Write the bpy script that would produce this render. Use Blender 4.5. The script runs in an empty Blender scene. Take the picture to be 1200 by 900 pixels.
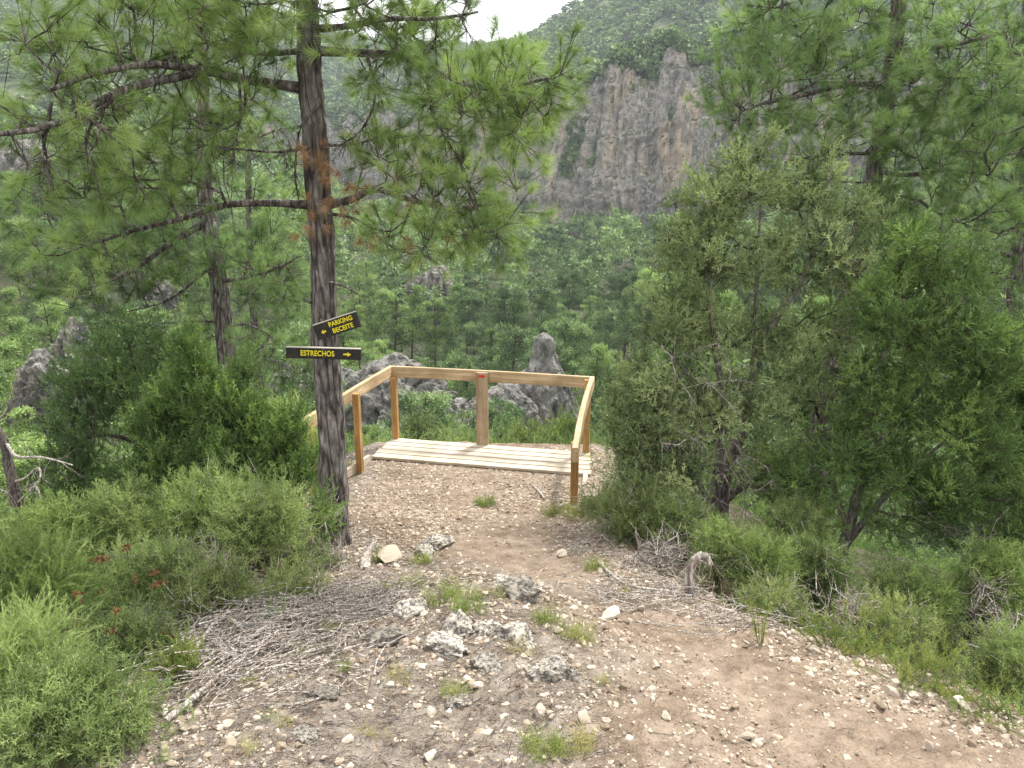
import bpy, bmesh, math
import numpy as np
from mathutils import Vector, Matrix

R = math.radians
rng = np.random.default_rng(7)
scene = bpy.context.scene
COL = scene.collection

# ------------------------------------------------------------------ camera, sky, sun, exposure
EYE = 1.6
PITCH = 15.0
FPX = 900.0                      # focal length in pixels of the 1200 px wide photograph
cam_d = bpy.data.cameras.new("camera")
cam_d.sensor_width = 36.0
cam_d.lens = 36.0 * FPX / 1200.0
cam_d.clip_start = 0.05
cam_d.clip_end = 6000
cam = bpy.data.objects.new("camera", cam_d)
COL.objects.link(cam)
cam.location = (0, 0, EYE)
cam.rotation_euler = (R(90 - PITCH), 0, 0)
scene.camera = cam

SUN_EL, SUN_AZ = 58.0, 40.0      # azimuth from +Y towards +X
sd = bpy.data.lights.new("sun", 'SUN')
sd.energy = 3.8
sd.angle = R(7)
sd.color = (1.0, 0.95, 0.87)
sun = bpy.data.objects.new("sun", sd)
COL.objects.link(sun)
dv = Vector((math.sin(R(SUN_AZ)) * math.cos(R(SUN_EL)), math.cos(R(SUN_AZ)) * math.cos(R(SUN_EL)), math.sin(R(SUN_EL))))
sun.rotation_euler = dv.to_track_quat('Z', 'Y').to_euler()

world = bpy.data.worlds.new("World")
scene.world = world
world.use_nodes = True
wn, wl = world.node_tree.nodes, world.node_tree.links
wn.clear()
wo = wn.new('ShaderNodeOutputWorld')
bg = wn.new('ShaderNodeBackground')
sky = wn.new('ShaderNodeTexSky')
sky.sky_type = 'NISHITA'
sky.sun_disc = False
sky.sun_elevation = R(SUN_EL)
sky.sun_rotation = R(SUN_AZ)
sky.dust_density = 3.0
sky.air_density = 1.0
# bright white cloud cover over the blue: noise in the direction vector
tc = wn.new('ShaderNodeTexCoord')
cn = wn.new('ShaderNodeTexNoise'); cn.inputs['Scale'].default_value = 2.2; cn.inputs['Detail'].default_value = 6
cr = wn.new('ShaderNodeMapRange'); cr.inputs[1].default_value = 0.30; cr.inputs[2].default_value = 0.55
cr.inputs[3].default_value = 0.55; cr.inputs[4].default_value = 1.0
mx = wn.new('ShaderNodeMix'); mx.data_type = 'RGBA'
wl.new(tc.outputs['Generated'], cn.inputs['Vector'])
wl.new(cn.outputs['Fac'], cr.inputs[0])
wl.new(cr.outputs[0], mx.inputs[0])
wl.new(sky.outputs[0], mx.inputs[6])
mx.inputs[7].default_value = (10.1, 9.9, 9.6, 1)
wl.new(mx.outputs[2], bg.inputs['Color'])
bg.inputs['Strength'].default_value = 0.112
wl.new(bg.outputs[0], wo.inputs['Surface'])

vs = scene.view_settings
vs.view_transform = 'Standard'
vs.look = 'None'
vs.exposure = 1.05
vs.gamma = 1.0
vs.use_curve_mapping = False
scene.render.engine = 'CYCLES'
cy = scene.cycles
cy.max_bounces = 6
cy.diffuse_bounces = 4
cy.glossy_bounces = 2
cy.transmission_bounces = 4
cy.transparent_max_bounces = 8
cy.volume_bounces = 0
cy.use_denoising = True
cy.caustics_reflective = False
cy.caustics_refractive = False

# ------------------------------------------------------------------ helpers
def P(u, v, Y):
    """world point at forward distance Y seen at photograph pixel (u, v)"""
    xc = (u - 600) / FPX
    yc = (450 - v) / FPX
    c, s = math.cos(R(PITCH)), math.sin(R(PITCH))
    dy = c + yc * s
    dz = -s + yc * c
    t = Y / dy
    return np.array([xc * t, Y, EYE + dz * t])

_perm = np.random.default_rng(1).permutation(256)
_perm = np.concatenate([_perm, _perm, _perm])
_grad = np.random.default_rng(2).normal(size=(256, 3))
_grad /= np.linalg.norm(_grad, axis=1)[:, None]

def perlin(x, y, z=0.0):
    x, y, z = np.broadcast_arrays(np.asarray(x, float), np.asarray(y, float), np.asarray(z, float))
    xi, yi, zi = np.floor(x).astype(int), np.floor(y).astype(int), np.floor(z).astype(int)
    xf, yf, zf = x - xi, y - yi, z - zi
    f = lambda t: t * t * t * (t * (t * 6 - 15) + 10)
    uu, vv, ww = f(xf), f(yf), f(zf)
    out = 0.0
    for dx in (0, 1):
        for dy in (0, 1):
            for dz in (0, 1):
                h = _perm[_perm[_perm[(xi + dx) & 255] + ((yi + dy) & 255)] + ((zi + dz) & 255)]
                g = _grad[h]
                d = g[..., 0] * (xf - dx) + g[..., 1] * (yf - dy) + g[..., 2] * (zf - dz)
                w = (uu if dx else 1 - uu) * (vv if dy else 1 - vv) * (ww if dz else 1 - ww)
                out = out + w * d
    return out * 1.6

def fbm(x, y, z=0.0, o=4, g=0.5):
    s, a, f = 0.0, 1.0, 1.0
    for i in range(o):
        s = s + a * perlin(np.asarray(x) * f + 17.3 * i, np.asarray(y) * f + 5.1 * i, np.asarray(z) * f)
        a *= g
        f *= 2.03
    return s

def ridged(x, y, z=0.0, o=4, g=0.5):
    s, a, f = 0.0, 1.0, 1.0
    for i in range(o):
        s = s + a * (1 - 2 * np.abs(perlin(np.asarray(x) * f + 9.7 * i, np.asarray(y) * f + 3.3 * i, np.asarray(z) * f)))
        a *= g
        f *= 2.03
    return s

class Buf:
    """collects pieces of ONE mesh"""
    def __init__(self):
        self.v, self.t, self.q, self.a = [], [], [], []
        self.tm, self.qm = [], []
        self.n = 0
    def add(self, verts, faces, var=0.5, mat=0):
        verts = np.asarray(verts, float).reshape(-1, 3)
        faces = np.asarray(faces, int)
        self.v.append(verts)
        self.a.append(np.broadcast_to(np.asarray(var, float), (len(verts),)).copy())
        if len(faces):
            (self.t if faces.shape[1] == 3 else self.q).append(faces + self.n)
            (self.tm if faces.shape[1] == 3 else self.qm).append(np.full(len(faces), mat))
        self.n += len(verts)
        return self
    def inst(self, tv, tf, M, T, var=0.5, tvar=None, mat=0):
        """replicate template (tv, tf) with matrices M (K,3,3) and offsets T (K,3)"""
        K = len(M)
        if K == 0: return
        V = np.einsum('kij,nj->kni', M, tv) + T[:, None, :]
        n = len(tv)
        F = tf[None] + (np.arange(K) * n)[:, None, None]
        var = np.broadcast_to(np.asarray(var, float), (K,))
        A = np.repeat(var, n)
        if tvar is not None: A = A + np.tile(tvar, K)
        self.add(V.reshape(-1, 3), F.reshape(-1, tf.shape[1]), A, mat)
    def mesh(self, name, mats, smooth=False):
        me = bpy.data.meshes.new(name)
        V = np.concatenate(self.v) if self.v else np.zeros((0, 3))
        T = np.concatenate(self.t) if self.t else np.zeros((0, 3), int)
        Q = np.concatenate(self.q) if self.q else np.zeros((0, 4), int)
        nl = len(T) * 3 + len(Q) * 4
        me.vertices.add(len(V)); me.vertices.foreach_set('co', V.astype(np.float32).ravel())
        me.loops.add(nl); me.loops.foreach_set('vertex_index', np.concatenate([T.ravel(), Q.ravel()]).astype(np.int32))
        me.polygons.add(len(T) + len(Q))
        st = np.concatenate([np.arange(len(T)) * 3, len(T) * 3 + np.arange(len(Q)) * 4]).astype(np.int32)
        me.polygons.foreach_set('loop_start', st)
        mi = np.concatenate(self.tm + self.qm) if (self.tm or self.qm) else np.zeros(0)
        me.polygons.foreach_set('material_index', mi.astype(np.int32))
        me.polygons.foreach_set('use_smooth', np.full(len(T) + len(Q), smooth))
        at = me.attributes.new('var', 'FLOAT', 'POINT')
        at.data.foreach_set('value', np.concatenate(self.a).astype(np.float32) if self.a else np.zeros(0, np.float32))
        for m in (mats if isinstance(mats, (list, tuple)) else [mats]):
            me.materials.append(m)
        me.update(calc_edges=True)
        return me
    def build(self, name, mats, parent=None, smooth=False):
        return link(name, self.mesh(name, mats, smooth), parent)

def link(name, me, parent=None, loc=None):
    o = bpy.data.objects.new(name, me)
    COL.objects.link(o)
    if parent is not None:
        o.parent = parent
        o.location = -parent.location          # geometry is in world coordinates
    if loc is not None: o.location = loc
    return o

def thing(name, label, cat, loc=(0, 0, 0), group=None):
    o = bpy.data.objects.new(name, None)
    o.empty_display_size = 0.1
    COL.objects.link(o)
    o.location = Vector([float(c) for c in loc])
    return tag(o, label, cat, group)

def tag(o, label=None, cat=None, group=None, kind=None):
    if label: o['label'] = label
    if cat: o['category'] = cat
    if group: o['group'] = group
    if kind: o['kind'] = kind
    return o

def unit(a):
    a = np.asarray(a, float)
    return a / (np.linalg.norm(a, axis=-1, keepdims=True) + 1e-12)

def frames(d, roll=None, r=None):
    """(K,3,3) matrices whose local Z maps on directions d, random roll"""
    d = unit(d)
    K = len(d)
    r = r or rng
    h = np.where(np.abs(d[:, 2:3]) < 0.9, np.array([[0, 0, 1.0]]), np.array([[1.0, 0, 0]]))
    x = unit(np.cross(h, d))
    y = np.cross(d, x)
    a = r.uniform(0, 2 * np.pi, K) if roll is None else np.broadcast_to(roll, (K,))
    ca, sa = np.cos(a)[:, None], np.sin(a)[:, None]
    X = x * ca + y * sa
    Y = -x * sa + y * ca
    return np.stack([X, Y, d], axis=2)

def tube(buf, pts, rad, n=6, var=0.5, mat=0, rough=0.0, cap=True):
    pts = np.asarray(pts, float)
    m = len(pts)
    rad = np.broadcast_to(np.asarray(rad, float), (m,))
    d = unit(np.gradient(pts, axis=0))
    h = np.array([0.31, 0.17, 0.93]) if abs(d[0, 2]) < 0.8 else np.array([1.0, 0.1, 0.0])
    x = unit(np.cross(np.broadcast_to(h, d.shape), d))
    y = np.cross(d, x)
    a = np.arange(n) / n * 2 * np.pi
    rr = rad[:, None] * (1 + (rough * fbm(np.arange(m)[:, None] * 0.37 + pts[0, 0] * 9, np.cos(a)[None] * 1.2, np.sin(a)[None] * 1.2, o=2) if rough else 0))
    V = pts[:, None] + rr[..., None] * (x[:, None] * np.cos(a)[None, :, None] + y[:, None] * np.sin(a)[None, :, None])
    i = np.arange(m - 1)[:, None] * n
    j = np.arange(n)[None]
    k = (j + 1) % n
    F = np.stack([i + j, i + k, i + n + k, i + n + j], -1).reshape(-1, 4)
    buf.add(V.reshape(-1, 3), F, var, mat)
    if cap:
        base = V[[0, -1]]
        for e, ring in enumerate(base):
            c = ring.mean(0)
            vv = np.vstack([ring, c])
            f = np.stack([np.arange(n), (np.arange(n) + 1) % n, np.full(n, n)], 1)
            if e == 0: f = f[:, ::-1]
            buf.add(vv, f, var, mat)

def spline(pts, n):
    """Catmull-Rom through the points, n samples"""
    p = np.asarray(pts, float)
    if len(p) == 2:
        t = np.linspace(0, 1, n)[:, None]
        return p[0] * (1 - t) + p[1] * t
    q = np.vstack([2 * p[0] - p[1], p, 2 * p[-1] - p[-2]])
    t = np.linspace(0, len(p) - 1 - 1e-9, n)
    i = t.astype(int); f = (t - i)[:, None]
    a, b, c, d = q[i], q[i + 1], q[i + 2], q[i + 3]
    return 0.5 * (2 * b + (c - a) * f + (2 * a - 5 * b + 4 * c - d) * f ** 2 + (3 * b - a - 3 * c + d) * f ** 3)

def box(buf, c, ax, hs, var=0.5, mat=0, bev=0.004):
    """box with chamfered edges: centre c, axes ax (rows), half sizes hs"""
    bm = bmesh.new()
    bmesh.ops.create_cube(bm, size=1.0)
    for v in bm.verts:
        v.co = Vector([v.co[i] * 2 * hs[i] for i in range(3)])
    if bev: bmesh.ops.bevel(bm, geom=bm.edges[:], offset=bev, segments=1, affect='EDGES')
    bmesh.ops.triangulate(bm, faces=bm.faces[:])
    V = np.array([v.co[:] for v in bm.verts])
    F = np.array([[v.index for v in f.verts] for f in bm.faces])
    bm.free()
    buf.add(V @ np.asarray(ax, float) + np.asarray(c, float), F, var, mat)

# ------------------------------------------------------------------ materials
def mat_new(name):
    m = bpy.data.materials.new(name)
    m.use_nodes = True
    nt = m.node_tree
    b = nt.nodes['Principled BSDF']
    b.inputs['Specular IOR Level'].default_value = 0.25
    return m, nt, b

def ramp(nt, fac, stops):
    r = nt.nodes.new('ShaderNodeValToRGB')
    el = r.color_ramp.elements
    while len(el) < len(stops): el.new(0.5)
    for e, (p, c) in zip(el, stops):
        e.position = p
        e.color = (*c, 1) if len(c) == 3 else c
    nt.links.new(fac, r.inputs[0])
    return r.outputs[0]

def noise(nt, scale, detail=4, rough=0.55, vec=None, stretch=None, dist=0.0):
    n = nt.nodes.new('ShaderNodeTexNoise')
    n.inputs['Scale'].default_value = scale
    n.inputs['Detail'].default_value = detail
    n.inputs['Roughness'].default_value = rough
    n.inputs['Distortion'].default_value = dist
    if vec is None:
        t = nt.nodes.new('ShaderNodeTexCoord')
        vec = t.outputs['Object']
    if stretch:
        mp = nt.nodes.new('ShaderNodeMapping')
        mp.inputs['Scale'].default_value = stretch
        nt.links.new(vec, mp.inputs[0])
        vec = mp.outputs[0]
    nt.links.new(vec, n.inputs['Vector'])
    return n.outputs['Fac']

def mixc(nt, fac, a, b, mode='MIX'):
    m = nt.nodes.new('ShaderNodeMix'); m.data_type = 'RGBA'; m.blend_type = mode
    for i, s in ((0, fac), (6, a), (7, b)):
        if hasattr(s, 'is_linked'): nt.links.new(s, m.inputs[i])
        elif isinstance(s, (int, float)): m.inputs[i].default_value = s
        else: m.inputs[i].default_value = (*s, 1)
    return m.outputs[2]

def bump(nt, b, h, dist, strength=1.0):
    n = nt.nodes.new('ShaderNodeBump')
    n.inputs['Distance'].default_value = dist
    n.inputs['Strength'].default_value = strength
    nt.links.new(h, n.inputs['Height'])
    nt.links.new(n.outputs[0], b.inputs['Normal'])

def attr(nt, name='var'):
    a = nt.nodes.new('ShaderNodeAttribute'); a.attribute_name = name
    return a.outputs['Fac']

def foliage(name, dark, mid, light, trans=0.35, rough=0.5, objvar=0.25):
    m, nt, b = mat_new(name)
    v = attr(nt)
    oi = nt.nodes.new('ShaderNodeObjectInfo')
    ma = nt.nodes.new('ShaderNodeMath'); ma.operation = 'MULTIPLY_ADD'
    ma.inputs[1].default_value = objvar; ma.inputs[2].default_value = -objvar / 2
    nt.links.new(oi.outputs['Random'], ma.inputs[0])
    ad = nt.nodes.new('ShaderNodeMath'); ad.operation = 'ADD'
    nt.links.new(ma.outputs[0], ad.inputs[0]); nt.links.new(v, ad.inputs[1])
    c = ramp(nt, ad.outputs[0], [(0.0, dark), (0.5, mid), (1.0, light)])
    nt.links.new(c, b.inputs['Base Color'])
    b.inputs['Roughness'].default_value = rough
    b.inputs['Specular IOR Level'].default_value = 0.3
    tr = nt.nodes.new('ShaderNodeBsdfTranslucent')
    tcol = mixc(nt, 1.0, c, (1.15, 1.22, 0.70), 'MULTIPLY')
    nt.links.new(tcol, tr.inputs[0])
    mxs = nt.nodes.new('ShaderNodeMixShader'); mxs.inputs[0].default_value = trans
    nt.links.new(b.outputs[0], mxs.inputs[1]); nt.links.new(tr.outputs[0], mxs.inputs[2])
    nt.links.new(mxs.outputs[0], nt.nodes['Material Output'].inputs[0])
    return m

def bark(name, c0, c1, c2, scale=14, bd=0.02, vstretch=0.22):
    m, nt, b = mat_new(name)
    t = nt.nodes.new('ShaderNodeTexCoord')
    vo = nt.nodes.new('ShaderNodeTexVoronoi'); vo.feature = 'DISTANCE_TO_EDGE'
    mp = nt.nodes.new('ShaderNodeMapping'); mp.inputs['Scale'].default_value = (1, 1, vstretch)
    wob = nt.nodes.new('ShaderNodeTexNoise'); wob.inputs['Scale'].default_value = scale * 0.6; wob.inputs['Detail'].default_value = 3
    nt.links.new(t.outputs['Object'], mp.inputs[0])
    nt.links.new(mp.outputs[0], wob.inputs['Vector'])
    vm = mixc(nt, 0.16, mp.outputs[0], wob.outputs['Color'])
    nt.links.new(vm, vo.inputs['Vector']); vo.inputs['Scale'].default_value = scale
    n1 = noise(nt, scale * 1.5, 6, 0.65, stretch=(1, 1, 0.3))
    c = ramp(nt, n1, [(0.3, c0), (0.5, c1), (0.72, c2)])
    n2 = noise(nt, scale * 0.25, 3, 0.6)
    c = mixc(nt, ramp(nt, n2, [(0.42, (0, 0, 0)), (0.62, (1, 1, 1))]), c, mixc(nt, 1.0, c, (1.04, 0.97, 0.92), 'MULTIPLY'))
    crack = ramp(nt, vo.outputs['Distance'], [(0.0, (0.28, 0.26, 0.25)), (0.16, (1, 1, 1))])
    c = mixc(nt, 1.0, c, crack, 'MULTIPLY')
    nt.links.new(c, b.inputs['Base Color'])
    b.inputs['Roughness'].default_value = 0.95
    hh = mixc(nt, 0.5, crack, n1)
    bump(nt, b, hh, bd)
    return m

M = {}
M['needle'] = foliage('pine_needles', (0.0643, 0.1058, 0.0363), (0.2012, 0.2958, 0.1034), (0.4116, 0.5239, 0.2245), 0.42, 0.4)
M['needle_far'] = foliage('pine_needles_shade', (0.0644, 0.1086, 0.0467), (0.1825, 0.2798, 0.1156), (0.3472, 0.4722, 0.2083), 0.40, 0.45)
M['needle_dead'] = foliage('dead_needles', (0.20, 0.115, 0.065), (0.33, 0.20, 0.12), (0.45, 0.30, 0.19), 0.3, 0.7)
M['juniper'] = foliage('juniper_scales', (0.0851, 0.1251, 0.052), (0.28, 0.3556, 0.1664), (0.5337, 0.6, 0.314), 0.26, 0.6)
M['juniper_green'] = foliage('juniper_green', (0.0478, 0.0879, 0.0287), (0.1413, 0.2287, 0.0699), (0.3303, 0.4562, 0.1338), 0.28, 0.55)
M['juniper_dark'] = foliage('juniper_dark', (0.0608, 0.1094, 0.0437), (0.1366, 0.2228, 0.0832), (0.2329, 0.3415, 0.132), 0.28, 0.55)
M['bright'] = foliage('bright_shrub', (0.0683, 0.1058, 0.0341), (0.2087, 0.2902, 0.0968), (0.4158, 0.5082, 0.2079), 0.35, 0.5)
M['soft'] = foliage('soft_shrub', (0.0655, 0.0983, 0.0344), (0.2197, 0.2954, 0.1099), (0.414, 0.5027, 0.207), 0.3, 0.55)
M['olive'] = foliage('olive_shrub', (0.0702, 0.0975, 0.0351), (0.2107, 0.2681, 0.1021), (0.392, 0.4501, 0.1888), 0.28, 0.55)
M['spurge'] = foliage('spurge_leaves', (0.10, 0.145, 0.035), (0.19, 0.24, 0.06), (0.36, 0.37, 0.10), 0.35, 0.5)
M['grass'] = foliage('grass_blades', (0.12, 0.18, 0.04), (0.22, 0.28, 0.07), (0.42, 0.38, 0.17), 0.35, 0.55)
M['flower'] = foliage('flower_heads', (0.09, 0.026, 0.018), (0.17, 0.055, 0.030), (0.24, 0.11, 0.05), 0.2, 0.6)
M['forest_a'] = foliage('forest_needles', (0.0351, 0.064, 0.0281), (0.1226, 0.1962, 0.0834), (0.2983, 0.4081, 0.1727), 0.12, 0.6, 0.5)
M['forest_b'] = foliage('forest_leaves', (0.0563, 0.0937, 0.0315), (0.1971, 0.2957, 0.101), (0.3713, 0.495, 0.1788), 0.14, 0.6, 0.5)
M['bark'] = bark('pine_bark', (0.040, 0.037, 0.035), (0.135, 0.124, 0.117), (0.34, 0.325, 0.31), 17, 0.02, 0.13)
M['bark_dark'] = bark('juniper_bark', (0.03, 0.024, 0.02), (0.075, 0.06, 0.05), (0.16, 0.135, 0.115), 22, 0.008, 0.1)
M['twig'] = bark('twig_bark', (0.07, 0.062, 0.056), (0.14, 0.125, 0.115), (0.26, 0.24, 0.225), 30, 0.002)
M['deadwood'] = bark('dead_wood', (0.24, 0.22, 0.20), (0.42, 0.39, 0.36), (0.62, 0.59, 0.55), 30, 0.003, 0.1)
# ------------------------------------------------------------------ terrain
BL = np.array([-1.58, 9.96]); E1 = np.array([0.9766, -0.2151]); E2 = np.array([-0.2151, -0.9766])
DECK_Z = -1.83
def sstep(a, b, x):
    t = np.clip((x - a) / (b - a), 0, 1)
    return t * t * (3 - 2 * t)
YS = np.array([-40, -8, 0, 2, 5, 7.4, 8.6, 10.0, 10.8, 16, 35, 58, 75, 95, 125, 180, 260, 420, 1800])
ZS = np.array([3.0, 1.2, 0, -.43, -1.08, -1.60, -1.86, -1.90, -2.25, -5.4, -16.8, -26.0, -29.5, -29.5, -27, -23.5, -24, -22, -22])
XR_Y = [-20, 1.5, 2.69, 3.2, 3.7, 4.4, 5.8, 7.0, 9, 12]; XR_X = [9, 3.3, 2.15, 1.85, 1.55, 1.0, 0.80, 0.85, 1.2, 1.2]
XL_Y = [-20, 1.5, 2.5, 4.0, 5.6, 7, 10]; XL_X = [-2.4, -2.0, -1.9, -1.85, -1.75, -2.1, -1.9]
def xr(y): return np.interp(y, XR_Y, XR_X)
def xl(y): return np.interp(y, XL_Y, XL_X)
def smooth_interp(y):
    s = 0
    for k, w in ((-0.5, .25), (0, .5), (0.5, .25)):
        d = np.clip(np.abs(y) * 0.06, 0.25, 25)
        s = s + w * np.interp(y + k * d * 1.2, YS, ZS)
    return s
def H(x, y, fine=True):
    x = np.asarray(x, float); y = np.asarray(y, float)
    z = smooth_interp(y)
    near = 1 - sstep(14, 40, y)
    dr = np.maximum(0, x - xr(np.clip(y, -20, 12)))
    dl = np.maximum(0, xl(np.clip(y, -20, 10)) - x)
    z = z - near * (0.42 * np.minimum(dr, 3.0) ** 1.15 + 0.22 * np.clip(dr - 3.0, 0, 12))
    z = z - near * (0.36 * np.minimum(dl, 3.5) ** 1.1 + 0.30 * np.clip(dl - 3.5, 0, 14))
    # flanks of the valley
    z = z + sstep(14, 75, -x + 0 * y) * sstep(25, 110, y) * 17 * (1 - .5 * sstep(130, 200, y))
    z = z + sstep(60, 200, -x) * 22 * sstep(40, 140, y)
    z = z + sstep(10, 46, x) * sstep(10, 42, y) * 13 * (1 - .9 * sstep(80, 170, y) * (1 - sstep(60, 120, x)))
    z = z + sstep(40, 160, x) * 24 * sstep(30, 140, y)
    # mound with rocks left of the path, bank at its right
    z = z + 0.16 * np.exp(-(((x + .15) / .62) ** 2 + ((y - 3.7) / .75) ** 2))
    z = z + 0.10 * np.exp(-(((x + 1.0) / .9) ** 2 + ((y - 3.0) / 1.2) ** 2))
    far = sstep(12, 60, y)
    z = z + far * (fbm(x / 45, y / 45, 3.1, 4) * 4.5 * sstep(30, 120, np.hypot(x, y)) + fbm(x / 14, y / 14, 1.7, 3) * 0.7)
    rough = 0.035 + 0.05 * sstep(0, 1, dr + dl)
    z = z + (1 - far) * (fbm(x * 0.9, y * 0.9, 0.3, 3) * rough + fbm(x * 5, y * 5, 7.7, 3) * 0.012)
    if fine:
        z = z + (1 - sstep(8, 14, np.hypot(x, y))) * (fbm(x * 22, y * 22, 2.2, 3) * 0.011 + np.maximum(0, ridged(x * 7, y * 7, 9.2, 3) - .9) * 0.02)
    # level terrace under and in front of the deck
    px = (x - BL[0]) * E1[0] + (y - BL[1]) * E1[1]
    py = (x - BL[0]) * E2[0] + (y - BL[1]) * E2[1]
    under = sstep(-.25, .0, px) * (1 - sstep(2.6, 2.85, px)) * sstep(-0.9, -0.05, py) * (1 - sstep(0.72, 1.2, py))
    z = z * (1 - under) + np.minimum(z, DECK_Z - 0.045) * under
    return z

def axis(fine_lo, fine_hi, step, lo, hi, g=1.07):
    a = list(np.arange(fine_lo, fine_hi, step))
    s, x = step, a[-1]
    up = []
    while x < hi: s *= g; x += s; up.append(x)
    s, x = step, a[0]
    dn = []
    while x > lo: s *= g; x -= s; dn.append(x)
    return np.array(dn[::-1] + a + up)

def grid_faces(nr, nc):
    i = np.arange(nr - 1)[:, None] * nc; j = np.arange(nc - 1)[None]
    return np.stack([i + j, i + j + 1, i + nc + j + 1, i + nc + j], -1).reshape(-1, 4)

gx = axis(-3.6, 4.2, 0.026, -1800, 1800, 1.055)
gy = axis(1.2, 10.6, 0.026, -60, 1900, 1.045)
X, Y_ = np.meshgrid(gx, gy)
Z = H(X, Y_)
gb = Buf()
gb.add(np.stack([X, Y_, Z], -1).reshape(-1, 3), grid_faces(len(gy), len(gx)),
       # var: 1 on the trodden path, 0 off it
       # .45 on the stony mound, 0 on the slopes where shade is painted into the humus
       (.45 * sstep(-.7, .1, xr(np.clip(Y_, -20, 12)) - X + .3 * fbm(X * 2, Y_ * 2, 3, 3)) * sstep(-.5, .6, X - xl(np.clip(Y_, -20, 10)) + .4 * fbm(X * 2, Y_ * 2, 8, 3)) + .55 * sstep(-.35, .35, (xr(np.clip(Y_, -20, 12)) - X) + 0.25 * fbm(X * 1.5, Y_ * 1.5, 0, 3)) *
        sstep(-.3, .5, X - np.interp(Y_, [0, 2.3, 3.3, 4.3, 5.4, 6.5, 10], [.9, .35, .45, .25, -.9, -1.7, -2.0]) + 0.35 * fbm(X * 1.3, Y_ * 1.3, 4, 3)) *
        (1 - sstep(10, 11, Y_))).ravel())
m, nt, b = mat_new('ground_soil')
tco = nt.nodes.new('ShaderNodeTexCoord')
path = attr(nt)
n_l = noise(nt, 1.3, 5, 0.6)
n_m = noise(nt, 9, 6, 0.65)
n_f = noise(nt, 70, 5, 0.7)
dust = ramp(nt, n_m, [(0.30, (0.130, 0.103, 0.080)), (0.52, (0.215, 0.176, 0.140)), (0.75, (0.31, 0.265, 0.215))])
soil = ramp(nt, n_m, [(0.30, (0.088, 0.073, 0.061)), (0.5, (0.175, 0.152, 0.130)), (0.75, (0.28, 0.255, 0.225))])
dustb = ramp(nt, n_l, [(0.40, (0.80, 0.74, 0.68)), (0.62, (1.08, 1.04, 1.0))])
dust = mixc(nt, 1.0, dust, dustb, 'MULTIPLY')
humus_shade = ramp(nt, n_m, [(0.30, (0.025, 0.020, 0.014)), (0.5, (0.060, 0.050, 0.035)), (0.72, (0.13, 0.11, 0.085))])  # litter colour, darkened further to paint in the shade under the junipers
c = mixc(nt, ramp(nt, path, [(0.45, (0, 0, 0)), (1.0, (1, 1, 1))]), mixc(nt, ramp(nt, path, [(0.02, (0, 0, 0)), (0.40, (1, 1, 1))]), humus_shade, soil), dust)
peb = nt.nodes.new('ShaderNodeTexVoronoi'); peb.inputs['Scale'].default_value = 75; peb.inputs['Randomness'].default_value = 1
nt.links.new(tco.outputs['Object'], peb.inputs['Vector'])
pebm = ramp(nt, peb.outputs['Distance'], [(0.18, (1, 1, 1)), (0.30, (0, 0, 0))])
sel = ramp(nt, n_m, [(0.45, (0, 0, 0)), (0.6, (0.8, 0.8, 0.8))])
pc = ramp(nt, peb.outputs['Color'], [(0.0, (0.24, 0.19, 0.145)), (1.0, (0.50, 0.45, 0.375))])
c = mixc(nt, mixc(nt, 1.0, pebm, sel, 'MULTIPLY'), c, pc)
fine = ramp(nt, n_f, [(0.3, (0.72, 0.70, 0.68)), (0.7, (1.2, 1.2, 1.2))])
c = mixc(nt, 1.0, c, fine, 'MULTIPLY')
# beyond the terrace the slope is scrub and forest floor with pale rock showing
sp = nt.nodes.new('ShaderNodeSeparateXYZ'); nt.links.new(tco.outputs['Object'], sp.inputs[0])
fm = nt.nodes.new('ShaderNodeMapRange'); fm.inputs[1].default_value = 11; fm.inputs[2].default_value = 17
nt.links.new(sp.outputs['Y'], fm.inputs[0])
ff = ramp(nt, noise(nt, 0.22, 6, 0.7), [(0.40, (0.035, 0.045, 0.022)), (0.55, (0.060, 0.070, 0.035)), (0.66, (0.12, 0.10, 0.075)), (0.76, (0.27, 0.25, 0.22))])
c = mixc(nt, fm.outputs[0], c, ff)
nt.links.new(c, b.inputs['Base Color'])
b.inputs['Roughness'].default_value = 0.95
hb = mixc(nt, 0.5, n_f, pebm)
bump(nt, b, hb, 0.008)
M['ground'] = m
ground = gb.build('ground', M['ground'], smooth=True)
tag(ground, kind='structure')

# ------------------------------------------------------------------ rock materials
def rock_mat(name, c0, c1, c2, stain, dark, sc=1.0, bd=0.1, lich=0.5):
    m, nt, b = mat_new(name)
    n1 = noise(nt, 0.9 * sc, 8, 0.68)
    c = ramp(nt, n1, [(0.30, c0), (0.5, c1), (0.68, c2)])
    n2 = noise(nt, 0.25 * sc, 4, 0.6, stretch=(1, 1, 0.25))
    c = mixc(nt, ramp(nt, n2, [(0.53, (0, 0, 0)), (0.66, (0.85, 0.85, 0.85))]), c, stain)
    n3 = noise(nt, 1.1 * sc, 6, 0.7, stretch=(1, 1, 0.3))
    c = mixc(nt, ramp(nt, n3, [(0.52, (0, 0, 0)), (0.66, (lich, lich, lich))]), c, dark)
    if 'cliff' in name:            # scrub and soil lie on everything flat enough to hold them
        ge = nt.nodes.new('ShaderNodeNewGeometry'); sx = nt.nodes.new('ShaderNodeSeparateXYZ')
        nt.links.new(ge.outputs['True Normal'], sx.inputs[0])
        c = mixc(nt, ramp(nt, sx.outputs['Z'], [(0.50, (0, 0, 0)), (0.70, (1, 1, 1))]), c, mixc(nt, n1, (0.05, 0.065, 0.03), (0.13, 0.14, 0.075)))
    nt.links.new(c, b.inputs['Base Color'])
    b.inputs['Roughness'].default_value = 0.95
    bump(nt, b, mixc(nt, 0.5, n1, n3), bd)
    return m
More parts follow.
